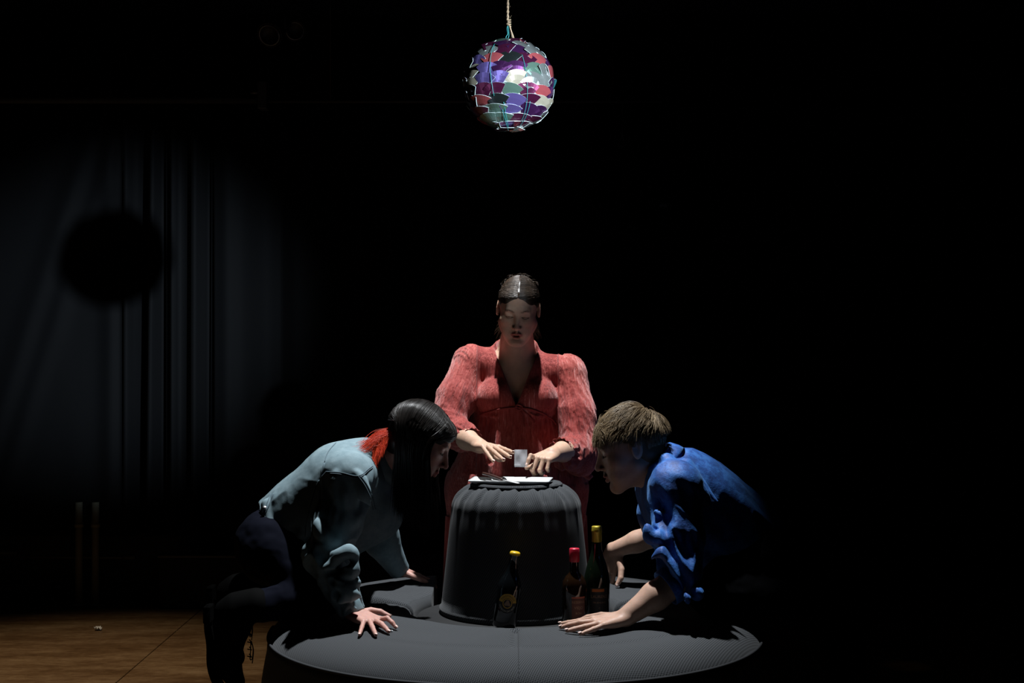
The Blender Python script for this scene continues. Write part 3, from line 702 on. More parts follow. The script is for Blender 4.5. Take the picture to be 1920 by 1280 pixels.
# 2: flat-shouldered bottle with a red cap
pr = [(0, 0), (.034, 0), (.038, .004), (.038, .13), (.036, .145), (.026, .162), (.016, .172), (.0135, .185), (.0135, .232), (.0145, .234), (.0145, .24), (0, .24)]
bp = P(1077, 1160, 4.375); bp[2] = ZP
e, mt = bottle(tuple(bp), pr, M['glass_brown'], 'dark bottle with a red cap and reddish label, left of the gold-necked bottle')
lathe('bottle_cap', [(.0150, .205), (.0158, .207), (.0158, .244), (.0145, .2465), (0, .247)], M['cap_red'], e, 24, mtx=mt)
wrap('front_label', mt, .038, lambda u, v: (-.010+.045*u, .024+.078*v), M['lab_wine'], e, .0004); wrap('label_band', mt, .038, lambda u, v: (-.010+.045*u, .098+.005*v), M['lab_red'], e, .0007, 20, 3)
for i, (s, z, sz) in enumerate((('RESERVA', .083, .011), ('VIEJO', .066, .012), ('RON', .050, .009))): text_wrap(s, mt, .038, z, sz, M['lab_dim'], e, arc0=.012)
# 3: wine bottle with the gold neck
pr = [(0, 0), (.037, 0), (.0405, .004), (.0405, .13), (.0375, .155), (.030, .185), (.0215, .21), (.0165, .23), (.0145, .25), (.0140, .297), (0, .298)]
bp = P(1119, 1160, 4.455); bp[2] = ZP
e, mt = bottle(tuple(bp), pr, M['glass_green'], 'tall dark wine bottle with gold foil on its neck, right of the red-capped bottle')
lathe('neck_foil', [(.0152, .255), (.0156, .257), (.0156, .283), (.0168, .285), (.0168, .292), (.0160, .294), (.0160, .302), (.0150, .304), (0, .304)], M['foil_gold'], e, 28, mtx=mt)
wrap('front_label', mt, .0405, lambda u, v: (-.024+.060*u, .022+.095*v), M['lab_black'], e, .0004); wrap('label_band', mt, .0405, lambda u, v: (-.018+.040*u, .105+.009*v), M['lab_orange'], e, .0008, 20, 3)
wrap('bottom_band', mt, .0405, lambda u, v: (-.012+.044*u, .030+.006*v), M['lab_amber'], e, .0008, 20, 3)
text_wrap('LAURENZ', mt, .0405, .086, .0125, M['lab_dim'], e, arc0=.006); text_wrap('FRUEHLING', mt, .0405, .069, .008, M['lab_dim'], e, arc0=.006); text_wrap('C', mt, .0405, .052, .008, M['lab_dim'], e, arc0=.006)

# ================================================================== TRAY, KNIFE, BAG
M['china'] = mat('white_china', (.78, .80, .80), .25); M['steel'] = mat('steel', (.80, .80, .80), .42, .9); M['handle'] = mat('dark_wood_handle', (.035, .010, .006), .4)
TC = np.array([(958-960)/F*4.64, 4.635, KZ+.002])
def tray():
    e = empty('tray', tuple(TC), 'white rectangular china tray on top of the pouf', 'tray'); W, D, rad = .262/2, .150/2, .008
    def ring(w, d, z, r): 
        out = []
        for cx, cy, a0 in ((w-r, d-r, 0), (-w+r, d-r, 90), (-w+r, -d+r, 180), (w-r, -d+r, 270)):
            for q in range(6): a = R(a0+q*18); out.append((cx+r*math.cos(a), cy+r*math.sin(a), z))
        return out
    rot = Matrix.Rotation(R(-7), 3, 'Z')
    def mk(rings, name): 
        G = np.array([[tuple(rot @ Vector(p)+Vector(TC)) for p in rg] for rg in rings]); me = grid_mesh(name, G, close_v=True); return link(name, me, M['china'], e, smooth=False)
    mk([ring(.0005, .0005, .003, .0002), ring(W-.022, D-.022, .003, .006), ring(W-.014, D-.014, .009, .008)], 'well')
    mk([ring(W-.014, D-.014, .009, .008), ring(W-.010, D-.010, .0115, .008), ring(W, D, .0125, .010), ring(W, D, .0098, .010), ring(W-.012, D-.012, .004, .008), ring(W-.020, D-.020, 0, .006), ring(.0005, .0005, 0, .0002)], 'rim')
tray()
e = empty('knife', (TC[0], TC[1]-.06, TC[2]), 'steel knife with a dark handle resting across the front edge of the tray', 'knife')
a = P(974, 905, 4.535); a[2] = KZ+.0095; b = P(943, 894, 4.585); b[2] = KZ+.0165; c = P(905, 880, 4.665); c[2] = KZ+.030
def blade(pts, ws, th, name, material):
    pts = np.array(pts); T = np.gradient(pts, axis=0); T /= np.linalg.norm(T, axis=1)[:, None]; Wd = np.cross(T, [0, 0, 1]); Wd /= np.linalg.norm(Wd, axis=1)[:, None]; N = np.cross(Wd, T)
    G = np.array([[p+wd*w_, p+n_*t_, p-wd*w_, p-n_*t_] for p, wd, n_, w_, t_ in zip(pts, Wd, N, ws, np.broadcast_to(th, len(pts)))]); G = np.concatenate([G[:1]*0+pts[0], G, G[:1]*0+pts[-1]])
    return link(name, grid_mesh(name, G, close_v=True), material, e, smooth=False)
bl = smooth_curve([a, (a+b)/2, b], 10); blade(bl, [.002, .008, .012, .0135, .014, .0135, .0125, .011, .008, .005], .0012, 'blade', M['steel'])
hd = smooth_curve([b, (b+c)/2+A3((0, 0, .002)), c], 12); blade(hd, np.interp(np.linspace(0, 1, 12), [0, .1, .5, .9, 1], [.004, .007, .008, .0085, .004]), .005, 'handle', M['handle'])
m = mat('clear_bag_film', (.85, .85, .9), .25, 0); b_ = m.node_tree.nodes['Principled BSDF']; b_.inputs['Alpha'].default_value = .42; M['film'] = m
M['zip'] = mat('bag_zip_strip', (.9, .9, .93), .3)
bgc = P(976.5, 859, 4.715); e = empty('zip_bag', tuple(bgc), 'small clear plastic zip bag held between the fingers of the standing woman', 'bag')
hw, hh = .0215, .0285
G = []; nx, nz = 14, 16
for sgn in (-1, 1):
    for i in (range(nx) if sgn < 0 else range(nx-1, -1, -1)):
        row = []
        for j in range(nz):
            x = (i/(nx-1)*2-1)*hw; z = (j/(nz-1)*2-1)*hh; pf = sgn*(.0003+.0016*max(0, 1-abs(x/hw)**3)*max(0, 1-abs(z/hh)**3)); row.append((bgc[0]+x, bgc[1]+pf+.002*math.sin(x*150)*math.sin(z*110)+z*.25, bgc[2]+z))
        G.append(row)
link('film', grid_mesh('film', np.array(G), close_u=True), M['film'], e)
for k, z in enumerate((-.021, -.0245)): box('zip_strip', (bgc[0]-hw, bgc[1]-.0012+z*.25, bgc[2]+z-.0012), (bgc[0]+hw, bgc[1]+.0012+z*.25, bgc[2]+z+.0012), M['zip'], e)

# ================================================================== MIRROR BALL OF DISC PIECES
BC = P(954.5, 160, 4.15); BR = .128
e = empty('mirror_ball', tuple(BC), 'round ball covered in overlapping coloured pieces of discs, hanging on twine', 'mirror ball')
th = np.linspace(-np.pi/2, np.pi/2, 24); lathe('core', [(BR*math.cos(a), BR*math.sin(a)) for a in th], mat('core_foil', (.45, .47, .47), .45, .3), e, 40, tuple(BC))
def shard_mat(nm, col, film, metal=.7, rough=.36):
    m = mat(nm, col, rough, metal); t = NT(m); b = t.b
    b.inputs['Coat Weight'].default_value = .7; b.inputs['Coat Roughness'].default_value = .05
    if film: b.inputs['Thin Film Thickness'].default_value = film; b.inputs['Thin Film IOR'].default_value = 1.6
    # diffraction: brushed rings give rainbow streaks across the disc piece
    tg = t.n('ShaderNodeTangent'); tg.direction_type = 'UV_MAP'; t.l(tg.outputs[0], b.inputs['Tangent']); b.inputs['Anisotropic'].default_value = .85
    uv = t.coord('UV', (1, 1, 1)); sp = t.n('ShaderNodeSeparateXYZ'); t.l(uv, sp.inputs[0])
    nz = t.noise(t.coord('Object'), 40, 3); return m
SH = [shard_mat('disc_purple', (.085, .022, .11), 330), shard_mat('disc_plum', (.14, .02, .075), 300), shard_mat('disc_green', (.17, .30, .235), 420, .6, .2), shard_mat('disc_silver', (.60, .66, .64), 480, .8, .15),
      shard_mat('disc_red', (.50, .10, .11), 0, .45, .2), shard_mat('disc_teal', (.05, .30, .34), 380), shard_mat('disc_dark', (.035, .045, .045), 350), shard_mat('disc_violet', (.22, .16, .50), 400), shard_mat('disc_cream', (.66, .60, .45), 500, .5, .25)]
WT = [.17, .14, .22, .18, .06, .04, .06, .07, .06]
M['disc_edge'] = mat('disc_clear_edge', (.70, .82, .80), .3, 0)
def shard(colatc, az, size, mi, lift, tw):
    """annular sector, wide arc up; colat measured from the top"""
    r0, r1 = .22, 1.0; h = .72; na, nr = 9, 4; G = []
    n = np.array([math.sin(colatc)*math.cos(az), math.sin(colatc)*math.sin(az), math.cos(colatc)]); upv = np.array([-math.cos(colatc)*math.cos(az), -math.cos(colatc)*math.sin(az), math.sin(colatc)]); rt = np.cross(upv, n)
    ct, st = math.cos(tw), math.sin(tw); up2 = upv*ct+rt*st; rt2 = rt*ct-upv*st
    n2 = n+up2*lift[0]+rt2*lift[1]; n2 /= np.linalg.norm(n2); up2 = up2-n2*(up2@n2); up2 /= np.linalg.norm(up2); rt2 = np.cross(up2, n2)
    c = BC+n*(BR+.0035)
    pts = []
    for j in range(nr):
        rr = r0+(r1-r0)*j/(nr-1)
        for i in range(na):
            a = (i/(na-1)*2-1)*h; pts.append(((rr*math.sin(a))*size, (rr*math.cos(a)-.66)*size))
    V = []; T = .0011
    for s in (0, 1):
        for (x, y) in pts: V.append(c+rt2*x+up2*y+n2*(T*s-(x*x+y*y)*3.2))
    nv = na*nr; Fq = []; mats = []
    for j in range(nr-1):
        for i in range(na-1):
            a = j*na+i; Fq.append((nv+a, nv+a+1, nv+a+na+1, nv+a+na)); mats.append(0); Fq.append((a+na, a+na+1, a+1, a)); mats.append(0)
    rim = [i for i in range(na)]+[j*na+na-1 for j in range(1, nr)]+[(nr-1)*na+i for i in range(na-2, -1, -1)]+[j*na for j in range(nr-2, 0, -1)]
    for k in range(len(rim)): a, b2 = rim[k], rim[(k+1) % len(rim)]; Fq.append((a, b2, nv+b2, nv+a)); mats.append(1)
    me = bpy.data.meshes.new('disc_piece'); me.from_pydata([tuple(v) for v in V], [], Fq); me.update()
    me.polygons.foreach_set('material_index', mats)
    uvl = me.uv_layers.new(name='UVMap'); pu = pts+pts; 
    rad = [(math.atan2(x, y+.66*size), math.hypot(x, y+.66*size)/size) for x, y in pu]
    uvl.data.foreach_set('uv', np.array([rad[l.vertex_index] for l in me.loops], np.float32).ravel())
    o = link('disc_piece', me, [SH[mi], M['disc_edge']], e, smooth=False); return o
rows = 13
for k in range(rows):
    col = R(10)+k*R(160)/(rows-1); cnt = max(5, int(round(2*math.pi*math.sin(col)*BR/.047)))
    for j in range(cnt):
        az = 2*math.pi*(j+.5*(k % 2))/cnt+rng.uniform(-.05, .05)+k*.13; size = .055*rng.uniform(.92, 1.08)
        shard(col+rng.uniform(-.02, .02), az, size, int(rng.choice(9, p=WT)), (rng.normal(-.11, .10), rng.normal(0, .09)), rng.uniform(-.22, .22))
M['twine'] = mat('jute_twine', (.50, .36, .23), .95); M['wire'] = mat('teal_wire', (.03, .30, .30), .4)
top = BC+A3((.0, 0, BR)); e2 = empty('twine', tuple(top), 'pale jute twine the mirror ball hangs from', 'rope')
z = np.linspace(0, 1.9, 260); lx = -.004+.004*np.sin(z*3); knot = top+A3((0, 0, .05))
for ph in (0, math.pi):
    p = np.stack([knot[0]+lx+.0022*np.cos(z*260+ph)-.002*z, knot[1]+.0022*np.sin(z*260+ph), knot[2]+z], 1); tubes('strand', [(p, .0024)], M['twine'], e2, 6)
lp = smooth_curve([knot, knot+A3((.006, -.004, -.02)), top+A3((.014, -.004, .006)), top+A3((.016, 0, -.012)), top+A3((.010, .006, .0)), knot+A3((.004, .003, -.01)), knot], 30); tubes('loop', [(lp, .0022)], M['twine'], e2, 6)
kt = [knot+A3((.0045*math.cos(a), .0045*math.sin(a), .002*a/2-.006)) for a in np.linspace(0, 19, 50)]; tubes('knot', [(kt, .0021)], M['twine'], e2, 6)
fr = [([knot+A3((0, 0, zz)), knot+A3((rng.uniform(-.008, .008), rng.uniform(-.005, .005), zz+rng.uniform(-.01, .01)))], .0003) for zz in rng.uniform(0, .6, 60)]; tubes('frayed_fibre', fr, M['twine'], e2, 3)['kind'] = 'stuff'
wl = smooth_curve([top+A3((-.006, 0, -.006)), top+A3((-.009, 0, .012)), top+A3((-.004, 0, .022)), knot+A3((-.006, 0, -.012)), knot+A3((-.003, 0, -.006)), top+A3((-.0005, 0, .018)), top+A3((-.004, 0, .006)), top+A3((0, 0, -.006))], 40); tubes('hanging_wire', [(wl, .0011)], M['wire'], e, 6)
for (azd, c0, c1) in ((-118, 40, 112), (-60, 118, 176), (-100, 130, 172), (-72, 60, 150), (-92, 165, 120)):
    p = [BC+(BR+.0085)*A3((math.sin(R(c))*math.cos(R(azd+(c-c0)*.12)), math.sin(R(c))*math.sin(R(azd+(c-c0)*.12)), math.cos(R(c)))) for c in np.linspace(c0, c1, 20)]; tubes('binding_wire', [(p, .0008)], M['wire'], e, 5)
rp = empty('lighting_bar', (0, 4.15, 4.25), 'horizontal bar the twine is tied to, out of frame', 'pipe'); tubes('bar', [([(-3, 4.15, knot[2]+1.9+.02), (3, 4.15, knot[2]+1.9+.02)], .024)], M['black_metal'], rp, 16)
for x in (-2.5, 2.5): tubes('hanger', [([(x, 4.15, knot[2]+1.9), (x, 4.15, 4.6)], .006)], M['black_metal'], rp, 8)

# ================================================================== PEOPLE
def skin_obj(fld, name, H, material, person, female=True, extra=None, **kw):
    V, Q = fld.mesh(name); me = from_np(name, V, Q); relax(me, 1, .3); V = vco(me).astype(float)
    col = np.ones((len(V), 3)); head_tint(H, V, col, **kw)
    if extra: extra(V, col)
    tint(me, col); return link(name, me, material, person)
def cloth_obj(fld, name, material, person, disp=None, rest=None, it=2):
    V, Q = fld.mesh(name); me = from_np(name, V, Q); relax(me, it, .5)
    if disp: 
        V = vco(me).astype(float); N = vnormals(me).astype(float); set_co(me, V+N*disp(V, N)[:, None]); relax(me, 1, .3)
    V = vco(me).astype(float)
    a = me.attributes.new('rest', 'FLOAT_VECTOR', 'POINT'); a.data.foreach_set('vector', (rest(V) if rest else V).astype(np.float32).ravel())
    return link(name, me, material, person)
def limb_folds(V, a, b, freq, seed, ob=.9):
    t, L, d, rad, rl = limb_coord(V, a, b); u = np.cross(d, [0, 0, 1.]); u /= np.linalg.norm(u); v = np.cross(d, u); c = rad@u/(rl+1e-6); s_ = rad@v/(rl+1e-6)
    p = np.stack([t*freq+ob*c, 1.3*c+seed, 1.3*s_+seed*.7], 1); return ridged(p, 2), t/L, rl
def limb_coord(V, a, b):
    a = A3(a); b = A3(b); d = b-a; L = np.linalg.norm(d); d /= L; t = (V-a)@d; rad = V-a-t[:, None]*d; return t, L, d, rad, np.linalg.norm(rad, axis=1)
def ridged(p, o=3): return 1-np.abs(fbm(p, o)*2-1)*2.2

# ------------------------------------------------------------------ A: the standing woman in the pink velvet dress
e = empty('person', (.02, 5.12, 0), 'standing woman in a salmon pink crinkled velvet dress, holding a small bag over the tray', 'person'); PA = e
HA = head_frame(P(972, 581, 5.02), (-.05, -.92, -.38), (.045, -.38, .92), .95, .98)
bx0 = .016; YB = 5.12
sl_, sr_ = P(884, 688, YB), P(1064, 706, YB); el, er = P(840, 800, 4.99), P(1084, 842, 5.0); wl_, wr_ = P(900, 836, 4.80), P(1034, 852, 4.78)
f = Field((-.34, 4.56, .80), (.36, 5.32, 1.62), .0030)
f.ell((bx0, YB, 1.12), (.135, .085, .17), .03); f.ell((bx0, YB, .95), (.125, .08, .13), .04)
f.cone(sl_, sr_, .045, .045, .05); f.cone((bx0, YB+.01, 1.20), (bx0, YB+.005, 1.31), .075, .052, .04)
f.cone((bx0, YB+.012, 1.27), hp(HA, (0, .022, -.06)), .054, .053, .02); f.cone(hp(HA, (0, .01, -.05)), (bx0, YB-.03, 1.27), .040, .045, .02)
for q in (-1, 1): f.ell((bx0+q*.070, YB-.070, 1.125), (.066, .060, .062), .02)
f.chain([sl_, el, P(876, 824, 4.87), wl_], [.044, .036, .0305, .0235], .02); f.chain([sr_, er, P(1056, 846, 4.87), wr_], [.044, .036, .0305, .0235], .02)
put_head(f, HA, open_mouth=.004)
kn_l = P(921, 838, 4.715); nL = (.25, -.45, .85)
endsL = put_hand(f, wl_, kn_l+A3((0, 0, .0)), nL, -1, .90, tips=[P(962, 848, 4.655), P(957, 857, 4.628), P(944, 862, 4.615), P(925, 865, 4.635)], thumb=dict(tip=P(944, 862, 4.76), bulge=(.0, .01, -.012)))
kn_r = P(1014, 860, 4.728); nR = (-.1, -.45, .88)
endsR = put_hand(f, wr_, kn_r, nR, 1, .90, curl=[(30, 30, 20), (48, 78, 45), (52, 82, 48), (56, 84, 50)], spread=(6, 1, -8, -18), tips=[P(988, 871, 4.700), None, None, None], thumb=dict(tip=P(987, 877, 4.725), bulge=(.002, .014, -.010)))
skin_obj(f, 'body', HA, M['skin_a'], e); nails(endsL+endsR[:1], .9, e); lash_and_brow(HA, e)
del f
# dress
f = Field((-.42, 4.72, .60), (.44, 5.42, 1.42), .0040)
f.ell((bx0, YB, 1.12), (.148, .098, .17), .03); f.cone(sl_+A3((.01, 0, .012)), sr_+A3((-.01, 0, .012)), .056, .056, .04); f.cone((bx0, YB+.015, 1.20), (bx0, YB+.012, 1.30), .10, .070, .04)
for q in (-1, 1): f.ell((bx0+q*.071, YB-.074, 1.128), (.074, .066, .070), .014)
f.cone((bx0-.02, YB-.012, 1.085), (bx0-.045, YB+.01, .94), .115, .145, .03); f.cone((bx0+.02, YB-.012, 1.085), (bx0+.045, YB+.01, .94), .115, .145, .03); f.cone((bx0, YB+.01, .94), (bx0, YB+.04, .50), .150, .19, .03); f.cone((bx0, YB-.045, 1.075), (bx0, YB-.070, .86), .080, .105, .04)
for q in (-1, 1): f.cone((bx0+q*.075, YB+.01, 1.0), (bx0+q*.120, YB+.03, .80), .085, .125, .04); f.cone((bx0+q*.120, YB+.03, .80), (bx0+q*.112, YB+.04, .55), .125, .125, .03)
Vh = lambda z: (z-1.105)*.40
for k in range(26):     # V neckline cut through the cloth only
    z = 1.108+k*.0092; hw = max(.004, Vh(z)); f.cone((bx0-max(hw-.012, 0), YB-.30, z), (bx0-max(hw-.012, 0), YB-.02, z), .012 if hw > .012 else hw, .012 if hw > .012 else hw, 0, 'cut')
    f.cone((bx0+max(hw-.012, 0), YB-.30, z), (bx0+max(hw-.012, 0), YB-.02, z), .012 if hw > .012 else hw, .012 if hw > .012 else hw, 0, 'cut')
    for xx in np.arange(-hw+.012, hw-.011, .014): f.cone((bx0+xx, YB-.30, z), (bx0+xx, YB-.02, z), .012, .012, 0, 'cut')
f.ell((bx0, YB-.01, 1.335), (.074, .080, .072), .004, mode='cut')
# sleeves: puffed at the shoulder, full above the elbow, gathered at the cuff
cfl, cfr = P(881, 822, 4.875), P(1052, 842, 4.87)
def sleeve(S0, E0, Cf, out, sag):
    S0, E0, Cf = A3(S0), A3(E0), A3(Cf); m_ = (S0+E0)/2
    f.ell(S0+A3((out*.006, 0, .018)), (.056, .056, .060), .015)
    f.cone(S0+A3((out*.006, 0, 0)), m_+A3((out*.014, 0, -.01)), .060, .068, .02); f.cone(m_+A3((out*.014, 0, -.01)), E0+A3((out*.004, .0, .0)), .068, .062, .02)
    f.cone(E0+A3((0, 0, -.004)), (E0*.35+Cf*.65)+A3((0, 0, -sag)), .062, .050, .02); f.cone((E0*.35+Cf*.65)+A3((0, 0, -sag)), Cf, .050, .036, .012)
sleeve(sl_, el, cfl, -1, .006); sleeve(sr_, er, cfr, 1, .022)
f.ell(er+A3((.010, -.01, -.035)), (.050, .055, .055), .03)
for Cf, E0, W0 in ((cfl, el, wl_), (cfr, er, wr_)):
    d = A3(W0)-A3(E0); d /= np.linalg.norm(d); f.clip_local(A3(Cf)+d*.006, d, .075, .002)
# folds laid over the sleeves
def arcfold(c, ax, r, rt, a0, a1, sl=0., k=.010, n=7):
    c = A3(c); ax = A3(ax); ax /= np.linalg.norm(ax); u = np.cross(ax, [0, 0, 1.]); u /= np.linalg.norm(u); v = np.cross(u, ax)
    A = np.radians(np.linspace(a0, a1, n)); pts = [c+u*math.cos(a)*r+v*math.sin(a)*r+ax*sl*(i/(n-1)-.5) for i, a in enumerate(A)]; rr = rt*np.sin(np.linspace(.25, math.pi-.25, n))
    for i in range(n-1): f.cone(pts[i], pts[i+1], rr[i], rr[i+1], k)
for (S0, E0, Cf, sd) in ((sl_, el, cfl, -1), (sr_, er, cfr, 1)):
    dUp = A3(E0)-A3(S0); dF = A3(Cf)-A3(E0)
    for t_, a0, a1, sl2, rt in ((.15, -150, 20, .10, .012), (.36, -170, -10, -.12, .013), (.58, -160, 30, .10, .014), (.76, -190, -20, .08, .015), (.92, -170, 0, -.09, .015)):
        if sd > 0 and t_ > .7: continue
        arcfold(A3(S0)+dUp*t_+A3((sd*.012, 0, 0)), dUp, .058, rt, max(a0, -115) if sd < 0 else a0, a1 if sd < 0 else min(a1, -65), sl2)
    for t_, a0, a1, sl2, rt in ((.10, 20, 200, .03, .011), (.28, 0, 220, -.03, .011), (.48, -20, 200, .03, .010), (.66, 10, 240, -.02, .009), (.8, -30, 200, .02, .008)):
        if sd > 0 and t_ < .5: continue
        arcfold(A3(E0)+dF*t_+A3((0, 0, -.002)), dF, .044*(1-.25*t_), rt*.85, a0, a1-20, sl2)
# bodice: seam roll under the bust and gathers beneath
for q in (-1, 1):
    pts = [(bx0, YB-.118, 1.098), (bx0+q*.035, YB-.128, 1.080), (bx0+q*.075, YB-.128, 1.066), (bx0+q*.115, YB-.100, 1.072), (bx0+q*.14, YB-.06, 1.085)]
    f.chain(pts, [.008, .008, .008, .007, .006], .006)
f.cone((bx0+.004, YB-.136, 1.100), (bx0+.030, YB-.134, 1.090), .005, .004, .004); f.cone((bx0+.030, YB-.134, 1.090), (bx0+.062, YB-.143, 1.070), .0055, .003, .004); f.cone((bx0+.002, YB-.136, 1.098), (bx0+.022, YB-.136, 1.06), .004, .002, .004)
f.ell((bx0+.002, YB-.134, 1.099), (.008, .006, .007), .003)
def torso_like(V):
    t1 = limb_coord(V, sl_, el); t2 = limb_coord(V, sr_, er); return t1, t2
def dispA(V, N):
    d = .0016*(ridged(V*A3((150, 150, 12)), 2)-.3)
    sleeve_l = (V[:, 0] < -.125) & (V[:, 2] > .86) | ((V[:, 0] < -.06) & (V[:, 1] < 5.0) & (V[:, 2] > .9) & (V[:, 2] < 1.06)); sleeve_r = (V[:, 0] > .165) & (V[:, 2] > .82) | ((V[:, 0] > .10) & (V[:, 1] < 5.0) & (V[:, 2] > .86) & (V[:, 2] < 1.06))
    sm = (sleeve_l | sleeve_r).astype(float)
    a = np.arctan2(V[:, 0]-bx0, -(V[:, 1]-YB)); under = np.clip((1.085-V[:, 2])/.04, 0, 1)*(1-sm)
    g = .0042*np.cos(a*46+3*vnoise(V*9))*np.exp(-np.clip(1.07-V[:, 2], 0, 1)/.05)+.0075*np.cos(a*15+2.5*vnoise(V*A3((6, 6, 1.5))))*np.clip((1.06-V[:, 2])/.35, 0, 1)
    d += under*g
    pleatS = np.clip((V[:, 2]-1.25)/.05, 0, 1)*sm; d += pleatS*.002*np.cos((V[:, 0]+V[:, 1])*420)
    for (S0, E0, Cf, m_) in ((sl_, el, cfl, sleeve_l), (sr_, er, cfr, sleeve_r)):
        g1, t1, _ = limb_folds(V, S0, E0, 16, 3.3, 1.6); g2, t2, _ = limb_folds(V, E0, Cf, 38, 8.1, .8); w2 = np.clip(t1*6-4.6, 0, 1); d = d+m_*((1-w2)*.004*(g1-.5)+w2*.007*(g2-.5))
    d += (1-sm)*.0025*(fbm(V*14, 2)-.5)
    cf = np.zeros(len(V))
    for Cf, E0 in ((cfl, el), (cfr, er)):
        t, L, dd, rad, rl = limb_coord(V, E0, Cf); u = np.cross(dd, [0, 0, 1.]); u /= np.linalg.norm(u); v = np.cross(dd, u); ang = np.arctan2(rad@v, rad@u)
        cf += (rl < .09)*np.clip((t-L*.55)/(L*.45), 0, 1)*.0035*np.cos(ang*17+2*vnoise(V*20))
    return d+cf
def restA(V):
    Rr = V.copy()
    for (S0, E0, sel) in ((sl_, el, (V[:, 0] < -.125)), (sr_, er, (V[:, 0] > .165))):
        t, L, d, rad, rl = limb_coord(V, S0, E0); u = np.cross(d, [0, 1., 0]); u /= np.linalg.norm(u); v = np.cross(d, u)
        Rr[sel] = np.stack([rad[sel]@u, rad[sel]@v, t[sel]], 1)+2
    return Rr
f.clip((0, 0, .66), (0, 0, -1)); f.ell((.310, 4.990, .828), (.042, .045, .036), .004, mode='cut')
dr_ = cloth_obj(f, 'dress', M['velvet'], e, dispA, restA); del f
dt_ = bvh(dr_); M['ribbon'] = mat('dress_ribbon', (.26, .035, .03), .8)
def on_dress(pix, off=.003, n=14): 
    out = []
    for a, b, _ in smooth_curve([(a, b, 0) for a, b in pix], n):
        h = cam_hit(dt_, a, b, off)
        if h is not None and (not out or np.linalg.norm(h-out[-1]) < .05): out.append(h)
    return out
rb_ = [(on_dress(p), r_) for p, r_ in (([(900, 778), (925, 769), (950, 765), (972, 764)], .0030), ([(972, 764), (1000, 768), (1025, 780), (1045, 795)], .0036), ([(972, 765), (980, 780), (984, 800)], .0024), ([(974, 765), (990, 777), (1002, 792)], .0030), ([(966, 764), (972, 759), (979, 763), (973, 769), (966, 765)], .0042))]
tubes('sleeve_seam', [(p, .0022) for p in (on_dress([(895.5, 648), (895.5, 690), (895, 735), (894.5, 780)], .0), on_dress([(1047, 664), (1047, 710), (1047, 760), (1046, 800)], .0)) if len(p) > 2], M['ribbon'], dr_, 6)
rb_ = [(p, r_) for p, r_ in rb_ if len(p) > 2]
if rb_: tubes('ribbon', rb_, M['ribbon'], dr_, 8)
# elastic frill on each sleeve end
for Cf, W0, E0, rr_ in ((cfl, wl_, el, .036), (cfr, wr_, er, .036)):
    d = A3(W0)-A3(E0); d /= np.linalg.norm(d); u = np.cross(d, [0, 0, 1.]); u /= np.linalg.norm(u); v = np.cross(u, d); a = np.linspace(0, 2*np.pi, 140, endpoint=False); G = []
    for k, (tt, rad, am) in enumerate(((-.012, rr_*.98, 0), (-.003, rr_*.96, .0006), (.003, rr_*1.02, .0012), (.009, rr_*1.10, .0024), (.008, rr_*1.12, .0024), (.002, rr_*.98, .001), (-.008, rr_*.85, 0))):
        q = rad+am*np.cos(a*13+.7*np.sin(3*a)); G.append(A3(Cf)+d*(tt+.010*0)+np.cos(a)[:, None]*u*q[:, None]+np.sin(a)[:, None]*v*q[:, None])
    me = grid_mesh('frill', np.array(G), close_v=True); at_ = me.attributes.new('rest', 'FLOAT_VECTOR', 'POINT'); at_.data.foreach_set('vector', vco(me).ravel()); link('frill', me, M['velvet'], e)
# the long skirt falling to the floor
nT, nZ = 320, 60; a = np.linspace(0, 2*np.pi, nT, endpoint=False); zz = np.linspace(.70, .012, nZ); G = []
for z in zz:
    k = (.70-z)/.70; base = .185+.020*k; V_ = np.stack([np.cos(a)*2, np.sin(a)*2, np.full(nT, z*.8)], 1)
    rr_ = base+(.006+.016*k)*np.cos(15*a+2.2*vnoise(V_))+.010*(vnoise(V_*2)-.5)
    G.append(np.stack([bx0+rr_*np.cos(a)*(1.34-.10*k), YB+.045+rr_*np.sin(a)*.90, np.full(nT, z)], 1))
G = np.array(G); Gi = G.copy(); cxy = np.array([bx0, YB+.045, 0]); Gi[..., :2] = cxy[:2]+(G[..., :2]-cxy[:2])*.975
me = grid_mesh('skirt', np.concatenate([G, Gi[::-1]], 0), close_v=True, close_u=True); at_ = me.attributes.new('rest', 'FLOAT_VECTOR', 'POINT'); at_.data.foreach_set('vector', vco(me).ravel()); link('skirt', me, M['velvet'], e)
# shoes under the hem
for q in (-1, 1): 
    f = Field((bx0+q*.08-.06, 4.84, -.01), (bx0+q*.08+.06, 5.2, .16), .005); f.cone((bx0+q*.08, 5.13, .045), (bx0+q*.085, 4.93, .030), .038, .030, .02, flat=((0, 0, 1), 1.1)); f.cone((bx0+q*.08, 5.13, .045), (bx0+q*.08, 5.14, .13), .035, .032, .02); f.clip((0, 0, .002), (0, 0, -1)); cloth_obj(f, 'shoe', M['boot'], e)
